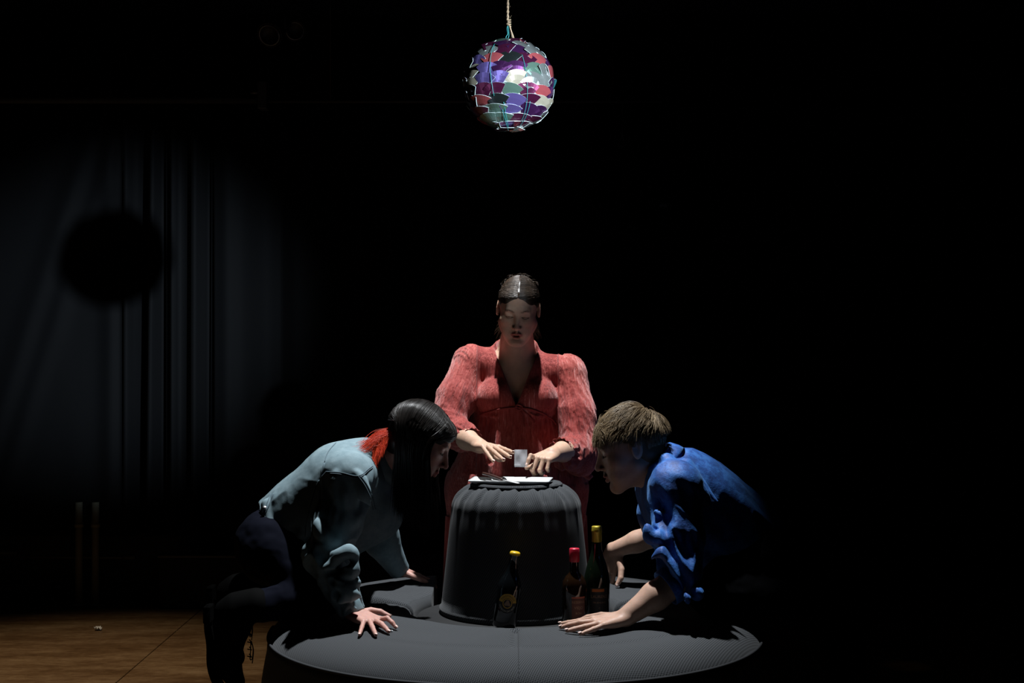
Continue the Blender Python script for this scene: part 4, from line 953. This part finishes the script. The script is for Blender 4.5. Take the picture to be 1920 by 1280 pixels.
# hair, centre parted and pulled back
def ell_pt(d, r=(.0755, .0965, .0845), c=(0, .018, .036)): return A3(c)+d*A3(r)
f = Field(HA['c']-.16, HA['c']+.16, .0022)
def cap_field(f, H, grow=.004):
    s = H['s']; f.ell(hp(H, (0, .018, .036)), A3((.073+grow, .094+grow, .082+grow))*s*A3((H['w'], 1, 1)), .008, rot=H['R'])
    f.ell(hp(H, (0, .045, -.020)), A3((.064+grow, .060, .062))*s, .02, rot=H['R'])
    f.ell(hp(H, (0, -.046, .066)), A3((.047+grow, .036+grow, .030+grow))*s, .02, rot=H['R'])
cap_field(f, HA, .0030)
f.ell(hp(HA, (0, -.105, .000)), A3((.066, .062, .084))*HA['s'], .004, rot=HA['R'], mode='cut')
f.ell(hp(HA, (0, .115, -.02)), (.03, .028, .03), .01)
for q in (-1, 1): f.ell(hp(HA, (q*.085, .005, -.02)), A3((.022, .034, .045))*HA['s'], .003, rot=HA['R'], mode='cut')
f.cone(hp(HA, (0, -.098, .066)), hp(HA, (0, -.070, .102)), .0024, .0024, .001, 'cut'); f.cone(hp(HA, (0, -.070, .102)), hp(HA, (0, -.035, .122)), .0024, .0022, .001, 'cut'); f.cone(hp(HA, (0, -.035, .122)), hp(HA, (0, .02, .125)), .0022, .0016, .001, 'cut')
V, Q = f.mesh('hair'); me = from_np('hair', V, Q); relax(me, 1); tint(me, np.full((len(me.vertices), 3), .15)); hairA = link('hair', me, M['hair_a'], e); del f
capT = bvh(hairA); paths = []; shd = []
for i in range(3600):
    q = -1 if i % 2 else 1; fi = rng.uniform(-1.02, 1.45)      # along the parting from the hairline to the crown
    st = A3((q*rng.uniform(.02, .06), -math.cos(fi*.0+R(90)-0)*0-math.sin(R(52)*(1-(fi+1.02)/2.47*1.45)), 0)); phi = R(90)-(fi+1.02)/2.47*R(150)
    st = A3((q*.028, -math.sin(phi), math.cos(phi))); st /= np.linalg.norm(st)
    en = A3((q*rng.uniform(.10, .35), .86, -.35+rng.uniform(-.15, .1))); en /= np.linalg.norm(en)
    uu = (fi+1.02)/2.47; side = A3((q*.98, -.50+.80*uu, .30+.30*uu)); side /= np.linalg.norm(side)
    K = 12; t_ = np.linspace(0, 1, K)[:, None]; b = ((1-t_)**2)*st+2*t_*(1-t_)*side*1.25+t_**2*en; b /= np.linalg.norm(b, axis=1)[:, None]
    L = np.array([ell_pt(v) for v in b]); L *= 1+rng.uniform(.0, .022)+.004*np.sin(t_*9+i)
    L = np.array([hp(HA, A3((0, .018, .036))+(A3(v)-A3((0, .018, .036)))*1.22) for v in L]); g0 = rng.uniform(.0002, .0022)
    for k in range(K):
        h = capT.find_nearest(Vector(L[k]), .09)
        if h[0] is not None: L[k] = np.array(h[0])+np.array(h[1])*(g0+.0006*math.sin(k*1.3+i))
    paths.append(L); shd.append(rng.random()*.8)
strands('hair_strands', paths, .00055, M['hair_a'], hairA, np.array(shd))
paths = []
for i in range(70):        # loose wisps
    q = rng.choice((-1, 1)); st = A3((q*.060, .055+rng.uniform(-.02, .03), -.05-rng.uniform(0, .03))); K = 8; d = A3((q*rng.uniform(.0, .03), rng.uniform(-.01, .02), -rng.uniform(.03, .09)))
    paths.append([hp(HA, st+d*k/(K-1)+A3((q*.008*math.sin(k*.7+i), 0, 0))) for k in range(K)])
for i in range(60):
    a_ = rng.uniform(0, 6.28); ph = rng.uniform(.2, 1.1); d = A3((math.cos(a_)*math.sin(ph), math.sin(a_)*math.sin(ph), math.cos(ph))); st = ell_pt(d)*1.01; tg = np.cross(d, A3(rng.normal(size=3))); tg /= np.linalg.norm(tg)
    paths.append([hp(HA, st+tg*.03*k/7+d*.010*math.sin(k/7*2.6)) for k in range(8)])
strands('loose_hair', paths, .0003, M['hair_a'], hairA, np.full(len(paths), .9))

# ------------------------------------------------------------------ B: the woman in the denim jacket, kneeling at the left
e = empty('person', tuple(P(600, 1150, 4.45)*A3((1, 1, 0))+A3((0, 0, .47))), 'woman with long black hair in a pale denim jacket, kneeling at the left', 'person'); PB = e
HB = head_frame(P(786, 828, 4.50), (.88, -.10, -.47), (.47, 0, .88), 1.0, .98)
shn, shf = P(655, 905, 4.35), P(690, 895, 4.74); eln, elf = P(616, 1040, 4.29), P(715, 1010, 4.90); wrn, wrf = P(660, 1150, 4.25), P(748, 1075, 5.0)
pelv = P(530, 1018, 4.58); neckB = P(712, 862, 4.55); chB = P(640, 920, 4.56)
wrn[2] = ZT+.045; wrf[2] = ZT+.05
f = Field((-.92, 3.98, .40), (-.12, 5.16, 1.16), .0032)
f.cone(pelv, chB, .105, .115, .03); f.cone(chB, neckB, .105, .06, .03); f.cone(shn, shf, .045, .045, .04); f.cone(neckB, hp(HB, (0, .02, -.055)), .052, .052, .02)
f.chain([shn, eln, wrn], [.045, .036, .024], .015); f.chain([shf, elf, wrf], [.045, .036, .024], .015)
put_head(f, HB)
knn = P(699, 1164, 4.18); knn[2] = ZT+.031
def bz(px, py, Y, up=.0085): p = P(px, py, Y); z = down(fv, p[0], p[1]); p[2] = (z if z else ZT)+up; return p
eB = put_hand(f, wrn, knn, (0, -.1, 1), -1, .90, tips=[bz(742, 1166, 4.16), bz(729, 1174, 4.11), bz(705, 1177, 4.09), bz(674, 1176, 4.10)], thumb=dict(tip=bz(730, 1155, 4.26), bulge=(-.004, .008, .010)))
fvl = bvh(bench_bl)
knf = wrf+A3((.055, .035, -.022)); eB2 = put_hand(f, wrf, knf, (0, 0, 1), 1, .90, curl=[(8, 14, 10)]*4)
skin_obj(f, 'body', HB, M['skin_b'], e); nails(eB, .9, e); lash_and_brow(HB, e); del f
# jacket
f = Field((-1.0, 3.95, .44), (-.10, 5.12, 1.16), .0038)
f.cone(P(540, 992, 4.58), chB, .112, .128, .05); f.cone(chB, P(682, 878, 4.55), .125, .090, .04)
f.cone(shn+A3((-.005, -.004, .016)), shf+A3((0, -.03, .012)), .070, .062, .05)
f.cone(P(640, 908, 4.52), P(575, 962, 4.56), .122, .112, .04)
f.cone(P(610, 1010, 4.55), P(700, 960, 4.55), .085, .09, .04)
up_ = eln-shn; lo_ = wrn-eln
f.cone(shn, shn+up_*.55+A3((0, 0, 0)), .068, .072, .02); f.cone(shn+up_*.55, eln+A3((-.008, 0, 0)), .072, .066, .015); f.cone(eln+A3((-.008, 0, 0)), eln+lo_*.55, .066, .050, .015); f.cone(eln+lo_*.55, wrn+lo_*-.04, .050, .0375, .01)
f.chain([shf, shf*.45+elf*.55, elf, wrf], [.064, .068, .06, .036], .02)
def arcB(*a, **k): arcfold(*a, **k)
for t_, a0, a1, sl2, rt in ((.20, -60, 110, .05, .012), (.45, -90, 60, .07, .012), (.78, -160, 60, .08, .014), (.95, -130, 90, -.05, .013)): arcfold(shn+up_*t_, up_, .062, rt, a0, a1, sl2)
for t_, a0, a1, sl2, rt in ((.06, -60, 150, .05, .014), (.22, -80, 130, -.05, .014), (.38, -100, 120, .05, .013), (.54, -60, 150, -.03, .012), (.68, -100, 120, .04, .011), (.80, -70, 150, -.02, .010)):
    arcfold(eln+lo_*t_, lo_, .056*(1-.33*t_), rt, a0, a1, sl2)
def pixfold(f, pts, Y, r_, k=.012):
    pts = smooth_curve([P(x, y, Y) for x, y in pts], 9); rr = r_*np.sin(np.linspace(.3, math.pi-.3, 9))
    for i in range(8): f.cone(pts[i], pts[i+1], rr[i], rr[i+1], k)
for pts, Y_, r_ in (([(597, 980), (612, 1003), (642, 1026)], 4.254, .021), ([(612, 1064), (630, 1046), (656, 1034), (668, 1050)], 4.212, .020), ([(668, 1050), (658, 1072), (634, 1086)], 4.210, .017), ([(634, 1090), (650, 1104), (672, 1092)], 4.205, .017),
                    ([(634, 1128), (655, 1112), (676, 1118)], 4.202, .016), ([(632, 886), (628, 918), (640, 955)], 4.276, .017), ([(668, 886), (680, 916), (694, 948)], 4.276, .017), ([(640, 905), (648, 938), (656, 980)], 4.270, .013)): pixfold(f, pts, Y_, r_)
# waist bunching near the hip
for k, (x0, y0, x1, y1) in enumerate(((500, 945, 512, 1010), (522, 935, 540, 1010), (548, 918, 566, 1000))):
    f.cone(P(x0, y0, 4.50), P(x1, y1, 4.44), .014, .012, .012)
f.clip(P(498, 968, 4.55), P(498, 968, 4.55)-P(560, 930, 4.55)+A3((0, 0, -.0)), .004)
f.clip_local(P(640, 1060, 4.56), (.25, 0, -1), .001)
d = lo_/np.linalg.norm(lo_); f.clip_local(wrn+d*.002, d, .07, .002); d2 = wrf-elf; d2 /= np.linalg.norm(d2); f.clip_local(wrf-d2*.01, d2, .07, .002)
f.ell(hp(HB, (0, .02, -.085)), (.062, .062, .05), .004, rot=HB['R'], mode='cut')
# neck hole and collar
f.ell(neckB+A3((.03, 0, .035)), (.062, .062, .05), .006, mode='cut')
def dispB(V, N):
    g1, t1, r1 = limb_folds(V, shn, eln, 11, 2.0, 1.4); g2, t2, r2 = limb_folds(V, eln, wrn, 22, 5.0, .9)
    slv = np.clip((.125-np.minimum(r1, r2))/.03, 0, 1)*np.clip((4.48-V[:, 1])/.06, 0, 1)*np.clip((shn[2]+.05-V[:, 2])/.08, 0, 1); w2 = np.clip(t1*5-4.0, 0, 1)
    q = np.stack([(V[:, 0]*.62+V[:, 2]*.78)*3.5, (V[:, 2]*.62-V[:, 0]*.78)*15+V[:, 1]*3, V[:, 1]*7], 1)
    return slv*((1-w2)*.013*(g1-.55)+w2*.012*(g2-.5))+(1-slv)*.010*(ridged(q, 2)-.55)*np.clip((P(600, 850, 4.5)[0]-V[:, 0])*6+.35, .2, 1)+.0010*(fbm(V*70, 2)-.5)
jk = cloth_obj(f, 'denim_jacket', M['denim'], e, dispB); del f
jt = bvh(jk)
def seam_line(name, pix, material, r=.0016, off=.0008, double=0, parent=None, tree=None, n=40):
    pp = smooth_curve([(a, b, 0) for a, b in pix], n); lst = []
    for ddx, ddy in ([(0, 0)] if not double else [(0, 0), double]):
        pts = [cam_hit(tree or jt, x+ddx, y+ddy, off) for x, y, _ in pp]; pts = [p for p in pts if p is not None]
        run = [pts[0]] if pts else []
        for p in pts[1:]:
            if np.linalg.norm(p-run[-1]) > .03:
                if len(run) > 2: lst.append((np.array(run), r))
                run = [p]
            else: run.append(p)
        if len(run) > 2: lst.append((np.array(run), r))
    if lst: return tubes(name, lst, material, parent, 6)
seam_line('yoke_seam', [(713, 862), (692, 878), (672, 892), (640, 886), (612, 884)], M['denim_seam'], double=(0, 3), parent=jk)
seam_line('sleeve_seam', [(672, 893), (684, 910), (694, 932), (700, 955)], M['denim_seam'], double=(4, -1), parent=jk)
seam_line('sleeve_seam', [(612, 884), (596, 905), (584, 940), (576, 975), (572, 1005)], M['denim_seam'], parent=jk)
seam_line('back_seam', [(630, 830), (614, 850), (606, 880), (600, 905)], M['denim_seam'], parent=jk)
seam_line('waist_seam', [(508, 925), (500, 945), (492, 965), (496, 985)], M['denim_seam'], double=(5, 1), parent=jk)
# cuff, waist tab with button
def cuff(c, d, r, L, name, material, parent, wob=.0015):
    c = A3(c); d = A3(d)/np.linalg.norm(d); u = np.cross(d, [0, 0, 1.]); u /= np.linalg.norm(u); v = np.cross(u, d); a = np.linspace(0, 2*np.pi, 60, endpoint=False); G = []
    for tt, rr_ in ((-L, r*1.03), (-L+.003, r*1.10), (-L*.5, r*1.09), (-.003, r*1.07), (0, r*1.04), (-.001, r*.98), (-L*.6, r*.95)):
        q = rr_+wob*np.sin(3*a+tt*60); G.append(c+d*tt+np.cos(a)[:, None]*u*q[:, None]+np.sin(a)[:, None]*v*q[:, None])
    return link(name, grid_mesh(name, np.array(G), close_v=True), material, parent)
cuff(wrn+lo_/np.linalg.norm(lo_)*.006, lo_, .036, .040, 'cuff', M['denim'], jk); cuff(wrf, d2, .035, .04, 'cuff', M['denim'], jk)
for (px, py) in ((497, 952), (513, 1002)):
    h = cam_hit(jt, px, py, .004)
    if h is not None:
        bm = bmesh.new(); bmesh.ops.create_cone(bm, segments=16, radius1=.007, radius2=.0055, depth=.004, cap_ends=True); bmesh.ops.rotate(bm, verts=bm.verts, matrix=Matrix.Rotation(R(70), 3, 'X')); bmesh.ops.translate(bm, verts=bm.verts, vec=Vector(h)); me = bpy.data.meshes.new('button'); bm.to_mesh(me); bm.free(); link('button', me, M['steel'], jk)
# collar: turned band round the neck
cc = neckB+A3((.005, 0, .004)); ax = A3((.72, 0, .55)); ax /= np.linalg.norm(ax); u = A3((0, 1, 0)); v = np.cross(ax, u); a = np.linspace(R(-200), R(20), 60); G = []
for tt, rr_ in ((-.020, .088), (.0, .080), (.020, .071), (.024, .072), (.018, .080), (-.004, .092), (-.022, .096)):
    G.append(cc+ax*tt+np.cos(a)[:, None]*u*rr_+np.sin(a)[:, None]*v*rr_*1.0)
link('collar', grid_mesh('collar', np.array(G), close_u=True), M['denim'], jk)
# jeans and boots
f = Field((-1.12, 4.10, .20), (-.30, 5.0, .98), .006)
hn, hf = pelv+A3((-.01, -.09, -.02)), pelv+A3((-.01, .09, -.02)); kz = ZT+.065
kneN, kneF = P(600, 1150, 4.40), P(600, 1150, 4.66); kneN[2] = kneF[2] = kz
anN, anF = P(455, 1170, 4.36), P(455, 1170, 4.70); anN[2] = anF[2] = ZT+.035
f.ell(pelv, (.120, .165, .120), .04); f.ell(pelv+A3((-.03, -.07, .0)), (.11, .10, .11), .03); f.ell(pelv+A3((-.03, .07, .0)), (.11, .10, .11), .03)
f.chain([hn, kneN, anN], [.092, .060, .044], .03); f.chain([hf, kneF, anF], [.092, .060, .044], .03)
cloth_obj(f, 'jeans', M['jeans'], e, lambda V, N: .006*(ridged(V*12, 3)-.4)); del f
def boot(an, person, name='boot', tilt=.0):
    an = A3(an); f = Field(an+A3((-.16, -.09, -.32)), an+A3((.09, .09, .09)), .004)
    hb = an+A3((-.018, 0, 0)); f.cone(an+A3((.04, 0, .01)), hb, .052, .050, .02); heel = hb+A3((-.035, 0, -.012)); ball = hb+A3((-.03, 0, -.165)); toe = hb+A3((-.002, 0, -.225))
    f.cone(heel, hb+A3((.0, 0, -.05)), .034, .045, .02); f.cone(hb+A3((-.005, 0, -.02)), ball, .046, .040, .02); f.cone(ball, toe, .040, .030, .02, flat=((1, 0, 0), 1.15)); f.ell(hb+A3((-.045, 0, -.09)), (.018, .036, .09), .02)
    f.clip_local(hb+A3((-.078, 0, -.1)), (-1, 0, .12), .16, .002)
    b = cloth_obj(f, name, M['boot'], person, None)
    sol = [hb+A3(v) for v in ((-.076, 0, .012), (-.081, 0, -.05), (-.074, 0, -.11), (-.070, 0, -.17), (-.050, 0, -.23), (-.02, 0, -.255))]
    sp_ = smooth_curve(sol, 24); w_ = np.interp(np.linspace(0, 1, 24), [0, .1, .35, .65, .9, 1], [.024, .034, .028, .042, .034, .012]); G = np.array([[p+A3((.0, -w, 0)), p+A3((0, w, 0)), p+A3((-.013, w, 0)), p+A3((-.013, -w, 0))] for p, w in zip(sp_, w_)])
    link('sole', grid_mesh('sole', np.concatenate([G[:1].mean(1, keepdims=True).repeat(4, 1), G, G[-1:].mean(1, keepdims=True).repeat(4, 1)]), close_v=True), M['sole'], b, smooth=False)
    box('heel', hb+A3((-.098, -.030, -.042)), hb+A3((-.076, .030, .010)), M['sole'], b, .004)
    lc = []
    for k in range(5): zc_ = -.055-.022*k; lc.append(([hb+A3((.036, -.016, zc_)), hb+A3((.045, 0, zc_-.006)), hb+A3((.036, .016, zc_))], .0018))
    lc.append((smooth_curve([hb+A3(v) for v in ((.044, -.005, -.10), (.052, -.012, -.12), (.050, -.014, -.15), (.043, -.012, -.152), (.044, -.008, -.125), (.044, -.005, -.10))], 24), .0016))
    lc.append((smooth_curve([hb+A3(v) for v in ((.044, .003, -.10), (.050, .006, -.13), (.046, .008, -.17))], 12), .0016))
    tubes('lace', lc, M['boot'], b, 6)
boot(anN, e); boot(anF, e)
# hair B: straight, parted, hanging down both sides; a red underlayer at the nape
f = Field(HB['c']-.19, HB['c']+.19, .0028); cap_field(f, HB, .002); f.ell(hp(HB, (0, -.105, -.030)), A3((.064, .060, .086))*HB['s'], .004, rot=HB['R'], mode='cut')
V, Q = f.mesh('hair'); me = from_np('hair', V, Q); tint(me, np.full((len(me.vertices), 3), .1)); hb_ = link('hair', me, M['hair_b'], e); capB = bvh(hb_); del f
def ell_dir(H, d, grow): return hp(H, A3((0, .018, .036))+A3(d)*(A3((.073, .094, .082))+grow))
paths = []; shd = []
for i in range(4600):
    q = -1 if i % 2 else 1
    phi = R(94)-rng.random()*R(198); st = A3((q*.03, -math.sin(phi), math.cos(phi)))      # start on the parting
    lat = rng.uniform(.0, 1); ck = vnoise(np.array([[phi*9, q*3., 1.5]]))[0]
    # leave the skull at the side, at a level that depends on where it began
    sy = np.clip(-math.sin(phi)*.85+.04, -.80, .85); en = A3((q*1.0, sy, -.12+.10*lat)); en /= np.linalg.norm(en)
    g = .003+.007*ck+rng.random()*.010; K1, K2 = 8, 8; t_ = np.linspace(0, 1, K1)
    om = math.acos(np.clip(st@en/np.linalg.norm(st), -1, 1)); st /= np.linalg.norm(st)
    arc = [(math.sin((1-t)*om)*st+math.sin(t*om)*en)/math.sin(om) for t in t_]; pts = [ell_dir(HB, v, .004+g*(.25+.75*t)) for v, t in zip(arc, t_)]
    for k in range(K1-1):
        v = HB['R']@(arc[k]/np.linalg.norm(arc[k])); h = capB.ray_cast(Vector(hp(HB, (0, .018, .036))+v*.2), Vector(-v), .2)
        if h[0] is not None:
            d_ = np.linalg.norm(np.array(h[0])-hp(HB, (0, .018, .036)))+.002+g*.5; p0 = pts[k]-hp(HB, (0, .018, .036))
            if np.linalg.norm(p0) < d_: pts[k] = hp(HB, (0, .018, .036))+p0/np.linalg.norm(p0)*d_
    last = pts[-1]; Lh = rng.uniform(.20, .30); cl_ = rng.normal(size=3)*.006; up0 = pts[-1]-pts[-2]; up0 = up0/np.linalg.norm(up0)
    for k in range(1, K2+1):
        t = k/K2; dirv = up0*max(0, 1-t*3)+A3((.02*math.sin(i*.01+t*4), q*-.00, -1)); dirv /= np.linalg.norm(dirv); last = last+dirv*Lh/K2+cl_*t*.3; pts.append(last)
    paths.append(pts); shd.append(rng.random())
strands('hair_strands', paths, .00075, M['hair_b'], hb_, np.array(shd))
paths = []
for i in range(1500):      # red layer at the nape, falling over the collar and the back
    q = rng.uniform(-1, .35); st = hp(HB, (q*.055, .088+.02*rng.random()-.02*abs(q), -.005-.05*rng.random())); K = 14; kind = i % 9
    d1 = A3((-.30, -.45*(q < .2)*rng.random(), -.35)) if kind < 2 else A3((-.10+.06*rng.random(), -.30-.5*rng.random(), -.85)); Lh = rng.uniform(.06, .12) if kind > 1 else rng.uniform(.06, .13); p = st; pts = [p]; wv = rng.uniform(0, 6)
    d0 = HB['R']@A3((0, 1, -.3))
    for k in range(1, K): t = k/K; d = d0*(1-t)**2*.7+d1*(.3+t)+A3((0, .12*math.sin(wv+t*7), .08*math.cos(wv+t*6))); d /= np.linalg.norm(d); p = p+d*Lh/K; pts.append(p)
    pts = np.array(pts)
    for k in range(2, K):
        h = jt.find_nearest(Vector(pts[k]), .03)
        if h[0] is not None and (Vector(pts[k])-h[0]).dot(h[1]) < .003: pts[k] = np.array(h[0]+h[1]*.004)
    paths.append(pts)
o = strands('red_hair', paths, .00036, M['hair_red'], hb_, rng.random(1500)); o['label'] = 'bright red dyed hair at the nape'

# ------------------------------------------------------------------ C: the man in the blue shirt, kneeling at the right
e = empty('person', tuple(P(1350, 1150, 4.45)*A3((1, 1, 0))+A3((0, 0, .47))), 'man with light brown hair in a bright blue shirt, kneeling at the right', 'person')
HC = head_frame(P(1181, 842, 4.48), (-.955, -.06, -.28), (-.27, 0, .96), 1.03, .98)
shn, shf = P(1268, 925, 4.33), P(1240, 915, 4.72); eln, elf = P(1274, 1085, 4.24), P(1238, 1000, 4.93); wrn, wrf = P(1172, 1180, 4.19), P(1152, 1030, 4.99)
pelv = P(1400, 1030, 4.62); neckC = P(1232, 880, 4.50); chC = P(1290, 935, 4.54); wrn[2] = ZT+.040
f = Field((.12, 3.98, .40), (.98, 5.14, 1.18), .0032)
f.cone(pelv, chC, .11, .13, .03); f.cone(chC, neckC, .12, .07, .03); f.cone(shn, shf, .05, .05, .04); f.cone(neckC, hp(HC, (0, .025, -.055)), .060, .060, .02)
f.chain([shn, eln, eln*.55+wrn*.45, wrn], [.052, .044, .041, .0275], .015); f.chain([shf, elf, elf*.5+wrf*.5, wrf], [.05, .042, .036, .0265], .015)
put_head(f, HC, male=True, open_mouth=.003)
knn = P(1118, 1180, 4.165); knn[2] = ZT+.030
eC = put_hand(f, wrn, knn, (0, -.15, 1), 1, 1.0, tips=[bz(1051, 1175, 4.235), bz(1052, 1183, 4.185), bz(1063, 1186, 4.145), bz(1088, 1190, 4.11)], thumb=dict(tip=bz(1078, 1168, 4.30), bulge=(.004, .010, .010)))
knf = P(1138, 1068, 5.0); eC2 = put_hand(f, wrf, knf, (-.55, -.75, .25), -1, 1.0, curl=[(10, 12, 8)]*4, thumb=dict(tip=P(1157, 1096, 4.93), bulge=(.012, -.010, -.004)))
skin_obj(f, 'body', HC, M['skin_c'], e, lip=(.8, .5, .5), brow=(.4, .34, .3)); nails(eC+eC2[4:], 1.0, e); lash_and_brow(HC, e); del f
f = Field((.20, 3.92, .50), (1.0, 5.20, 1.16), .0038)
f.cone(pelv+A3((0, 0, .01)), chC, .128, .142, .05); f.cone(chC, P(1262, 905, 4.52), .138, .098, .04); f.cone(shn+A3((0, .0, .016)), shf+A3((0, -.04, .012)), .074, .066, .05)
f.cone(P(1330, 960, 4.55), P(1390, 1020, 4.60), .135, .120, .04)
up_ = eln-shn; lo_ = wrn-eln; cfC = eln+lo_*.10
f.cone(shn, shn+up_*.5, .068, .074, .02); f.cone(shn+up_*.5, eln+A3((0, 0, .02)), .074, .062, .015); f.cone(eln+A3((0, 0, .02)), cfC, .062, .052, .01)
f.chain([shf, shf*.5+elf*.5, elf], [.068, .072, .06], .02)
for t_, a0, a1, sl2, rt in ((.12, 60, 200, .06, .012), (.30, 70, 250, -.09, .015), (.46, 80, 260, .05, .015), (.60, 60, 260, -.06, .015), (.74, 70, 260, .05, .014), (.88, 60, 250, -.04, .013), (1.0, 40, 260, .02, .010)): arcfold(shn+up_*t_, up_, .062, rt, a0, a1, sl2)
for pts, Y_, r_ in (([(1228, 955), (1255, 968), (1298, 978)], 4.262, .016), ([(1212, 985), (1222, 1008), (1256, 1010), (1286, 1004)], 4.232, .020), ([(1222, 1048), (1238, 1038), (1250, 1052)], 4.205, .015), ([(1246, 1052), (1268, 1062), (1292, 1082)], 4.200, .014),
                    ([(1224, 1104), (1240, 1088), (1258, 1094)], 4.185, .016), ([(1300, 905), (1318, 925), (1330, 950)], 4.30, .014)): pixfold(f, pts, Y_, r_)
for (a_, b_) in (((1228, 880), (1262, 960)), ((1250, 862), (1300, 930)), ((1290, 870), (1345, 940))): f.cone(P(*a_, 4.40), P(*b_, 4.34), .016, .010, .02)
d = lo_/np.linalg.norm(lo_); f.clip_local(cfC+d*.02, d, .09, .003); d2 = wrf-elf; d2 /= np.linalg.norm(d2); f.clip_local(elf+d2*.03, d2, .09, .002)
f.ell(neckC+A3((-.03, 0, .035)), (.068, .068, .05), .006, mode='cut')
def dispC(V, N):
    g1, t1, r1 = limb_folds(V, shn, eln, 12, 4.0, 1.5); slv = np.clip((.12-r1)/.03, 0, 1)*np.clip((4.45-V[:, 1])/.06, 0, 1)*np.clip((shn[2]+.05-V[:, 2])/.08, 0, 1)
    q = np.stack([(V[:, 0]*.8-V[:, 2]*.6)*3.5+1, (V[:, 2]*.8+V[:, 0]*.6)*13+V[:, 1]*2, V[:, 1]*6], 1)
    return slv*.016*(g1-.55)+(1-slv)*.011*(ridged(q, 2)-.55)+.0008*(fbm(V*60, 2)-.5)
sh_ = cloth_obj(f, 'blue_shirt', M['shirt'], e, dispC); del f
cuff(cfC+d*.032, d, .053, .030, 'cuff', M['shirt'], sh_, .0012)
cc = neckC+A3((.0, 0, .006)); ax = A3((-.70, 0, .62)); ax /= np.linalg.norm(ax); u = A3((0, 1, 0)); v = np.cross(ax, u); a = np.linspace(R(-20), R(200), 60); G = []
for tt, rr_ in ((-.020, .096), (.0, .086), (.024, .078), (.028, .079), (.022, .088), (-.004, .100), (-.024, .104)):
    G.append(cc+ax*tt+np.cos(a)[:, None]*u*rr_-np.sin(a)[:, None]*v*rr_)
link('collar', grid_mesh('collar', np.array(G), close_u=True), M['shirt'], sh_)
f = Field((.30, 4.05, .20), (1.12, 5.05, .98), .006)
hn, hf = pelv+A3((0, -.10, -.03)), pelv+A3((0, .10, -.03)); kneN, kneF = P(1335, 1150, 4.42), P(1335, 1150, 4.72); kneN[2] = kneF[2] = ZT+.072
anN, anF = kneN+A3((.37, .02, -.02)), kneF+A3((.37, .02, -.02)); 
f.ell(pelv+A3((.02, 0, 0)), (.125, .17, .125), .04); f.chain([hn, kneN, anN], [.098, .066, .046], .03); f.chain([hf, kneF, anF], [.098, .066, .046], .03)
cloth_obj(f, 'trousers', M['black_cloth'], e, lambda V, N: .006*(ridged(V*12, 3)-.4)); del f
def mirror_boot(an):
    n0 = set(bpy.data.objects); boot((0, 0, 0), e); new = [o for o in bpy.data.objects if o not in n0]
    for o in new:
        V = vco(o.data).astype(float); V[:, 0] *= -1; V += A3(an); set_co(o.data, V); o.data.flip_normals()
mirror_boot(anN); mirror_boot(anF)
# short tousled hair
f = Field(HC['c']-.16, HC['c']+.16, .0028); cap_field(f, HC, .002); f.ell(hp(HC, (0, -.110, -.034)), A3((.068, .062, .088))*HC['s'], .004, rot=HC['R'], mode='cut')
for q in (-1, 1): f.ell(hp(HC, (q*.085, -.01, -.02)), A3((.03, .034, .05))*HC['s'], .003, rot=HC['R'], mode='cut')
f.ell(hp(HC, (0, .10, -.085)), (.07, .05, .04), .01, rot=HC['R'], mode='cut')
V, Q = f.mesh('hair'); me = from_np('hair', V, Q); tint(me, np.full((len(me.vertices), 3), .12)); hc_ = link('hair', me, M['hair_c'], e); del f
paths = []; shd = []
whorl = A3((.0, .62, .78)); whorl /= np.linalg.norm(whorl)
for i in range(6500):
    while True:
        d = rng.normal(size=3); d /= np.linalg.norm(d)
        if d[2] < -.62: continue
        if d[1] < -.25 and d[2] < .18: continue
        if abs(d[0]) > .75 and d[1] < .25 and d[2] < -.10: continue
        break
    away = d-whorl*(d@whorl); away = away/np.linalg.norm(away) if np.linalg.norm(away) > .05 else A3((0, -1, 0)); tg = away-d*(away@d)
    tg += A3((0, -.55, 0))*(d[2] > .1)+A3((0, .0, -.5))*(d[2] < .2); clump = A3([vnoise(np.array([d*7+q*5]))[0]-.5 for q in range(3)]); tg = tg/np.linalg.norm(tg)+clump*1.9; tg -= d*(tg@d); tg /= np.linalg.norm(tg)
    topw = np.clip((d[2]+.1)/.6, 0, 1); L = .020+.052*topw*rng.uniform(.7, 1.15); lift = .25+.55*topw*rng.random(); K = 9
    p = A3((0, .018, .036))+d*(A3((.073, .094, .082))+.004); pts = [hp(HC, p)]; dd = d*lift+tg
    for k in range(1, K):
        t = k/K; nn = (p-A3((0, .018, .036)))/A3((.073, .094, .082))**2; nn /= np.linalg.norm(nn); dr = tg*(1)+nn*(lift*(1-1.7*t)); dr += HC['R'].T@A3((0, 0, -.35*t)); dr /= np.linalg.norm(dr); p = p+dr*L/(K-1)
        pn = (p-A3((0, .018, .036)))/(A3((.073, .094, .082))+.010); rn = np.linalg.norm(pn)
        if rn < 1: p = A3((0, .018, .036))+pn/rn*(A3((.073, .094, .082))+.010)
        pts.append(hp(HC, p))
    paths.append(pts); shd.append(np.clip(.25+.5*rng.random()+.5*clump[0], 0, 1))
strands('hair_strands', paths, .00055, M['hair_c'], hc_, np.array(shd))
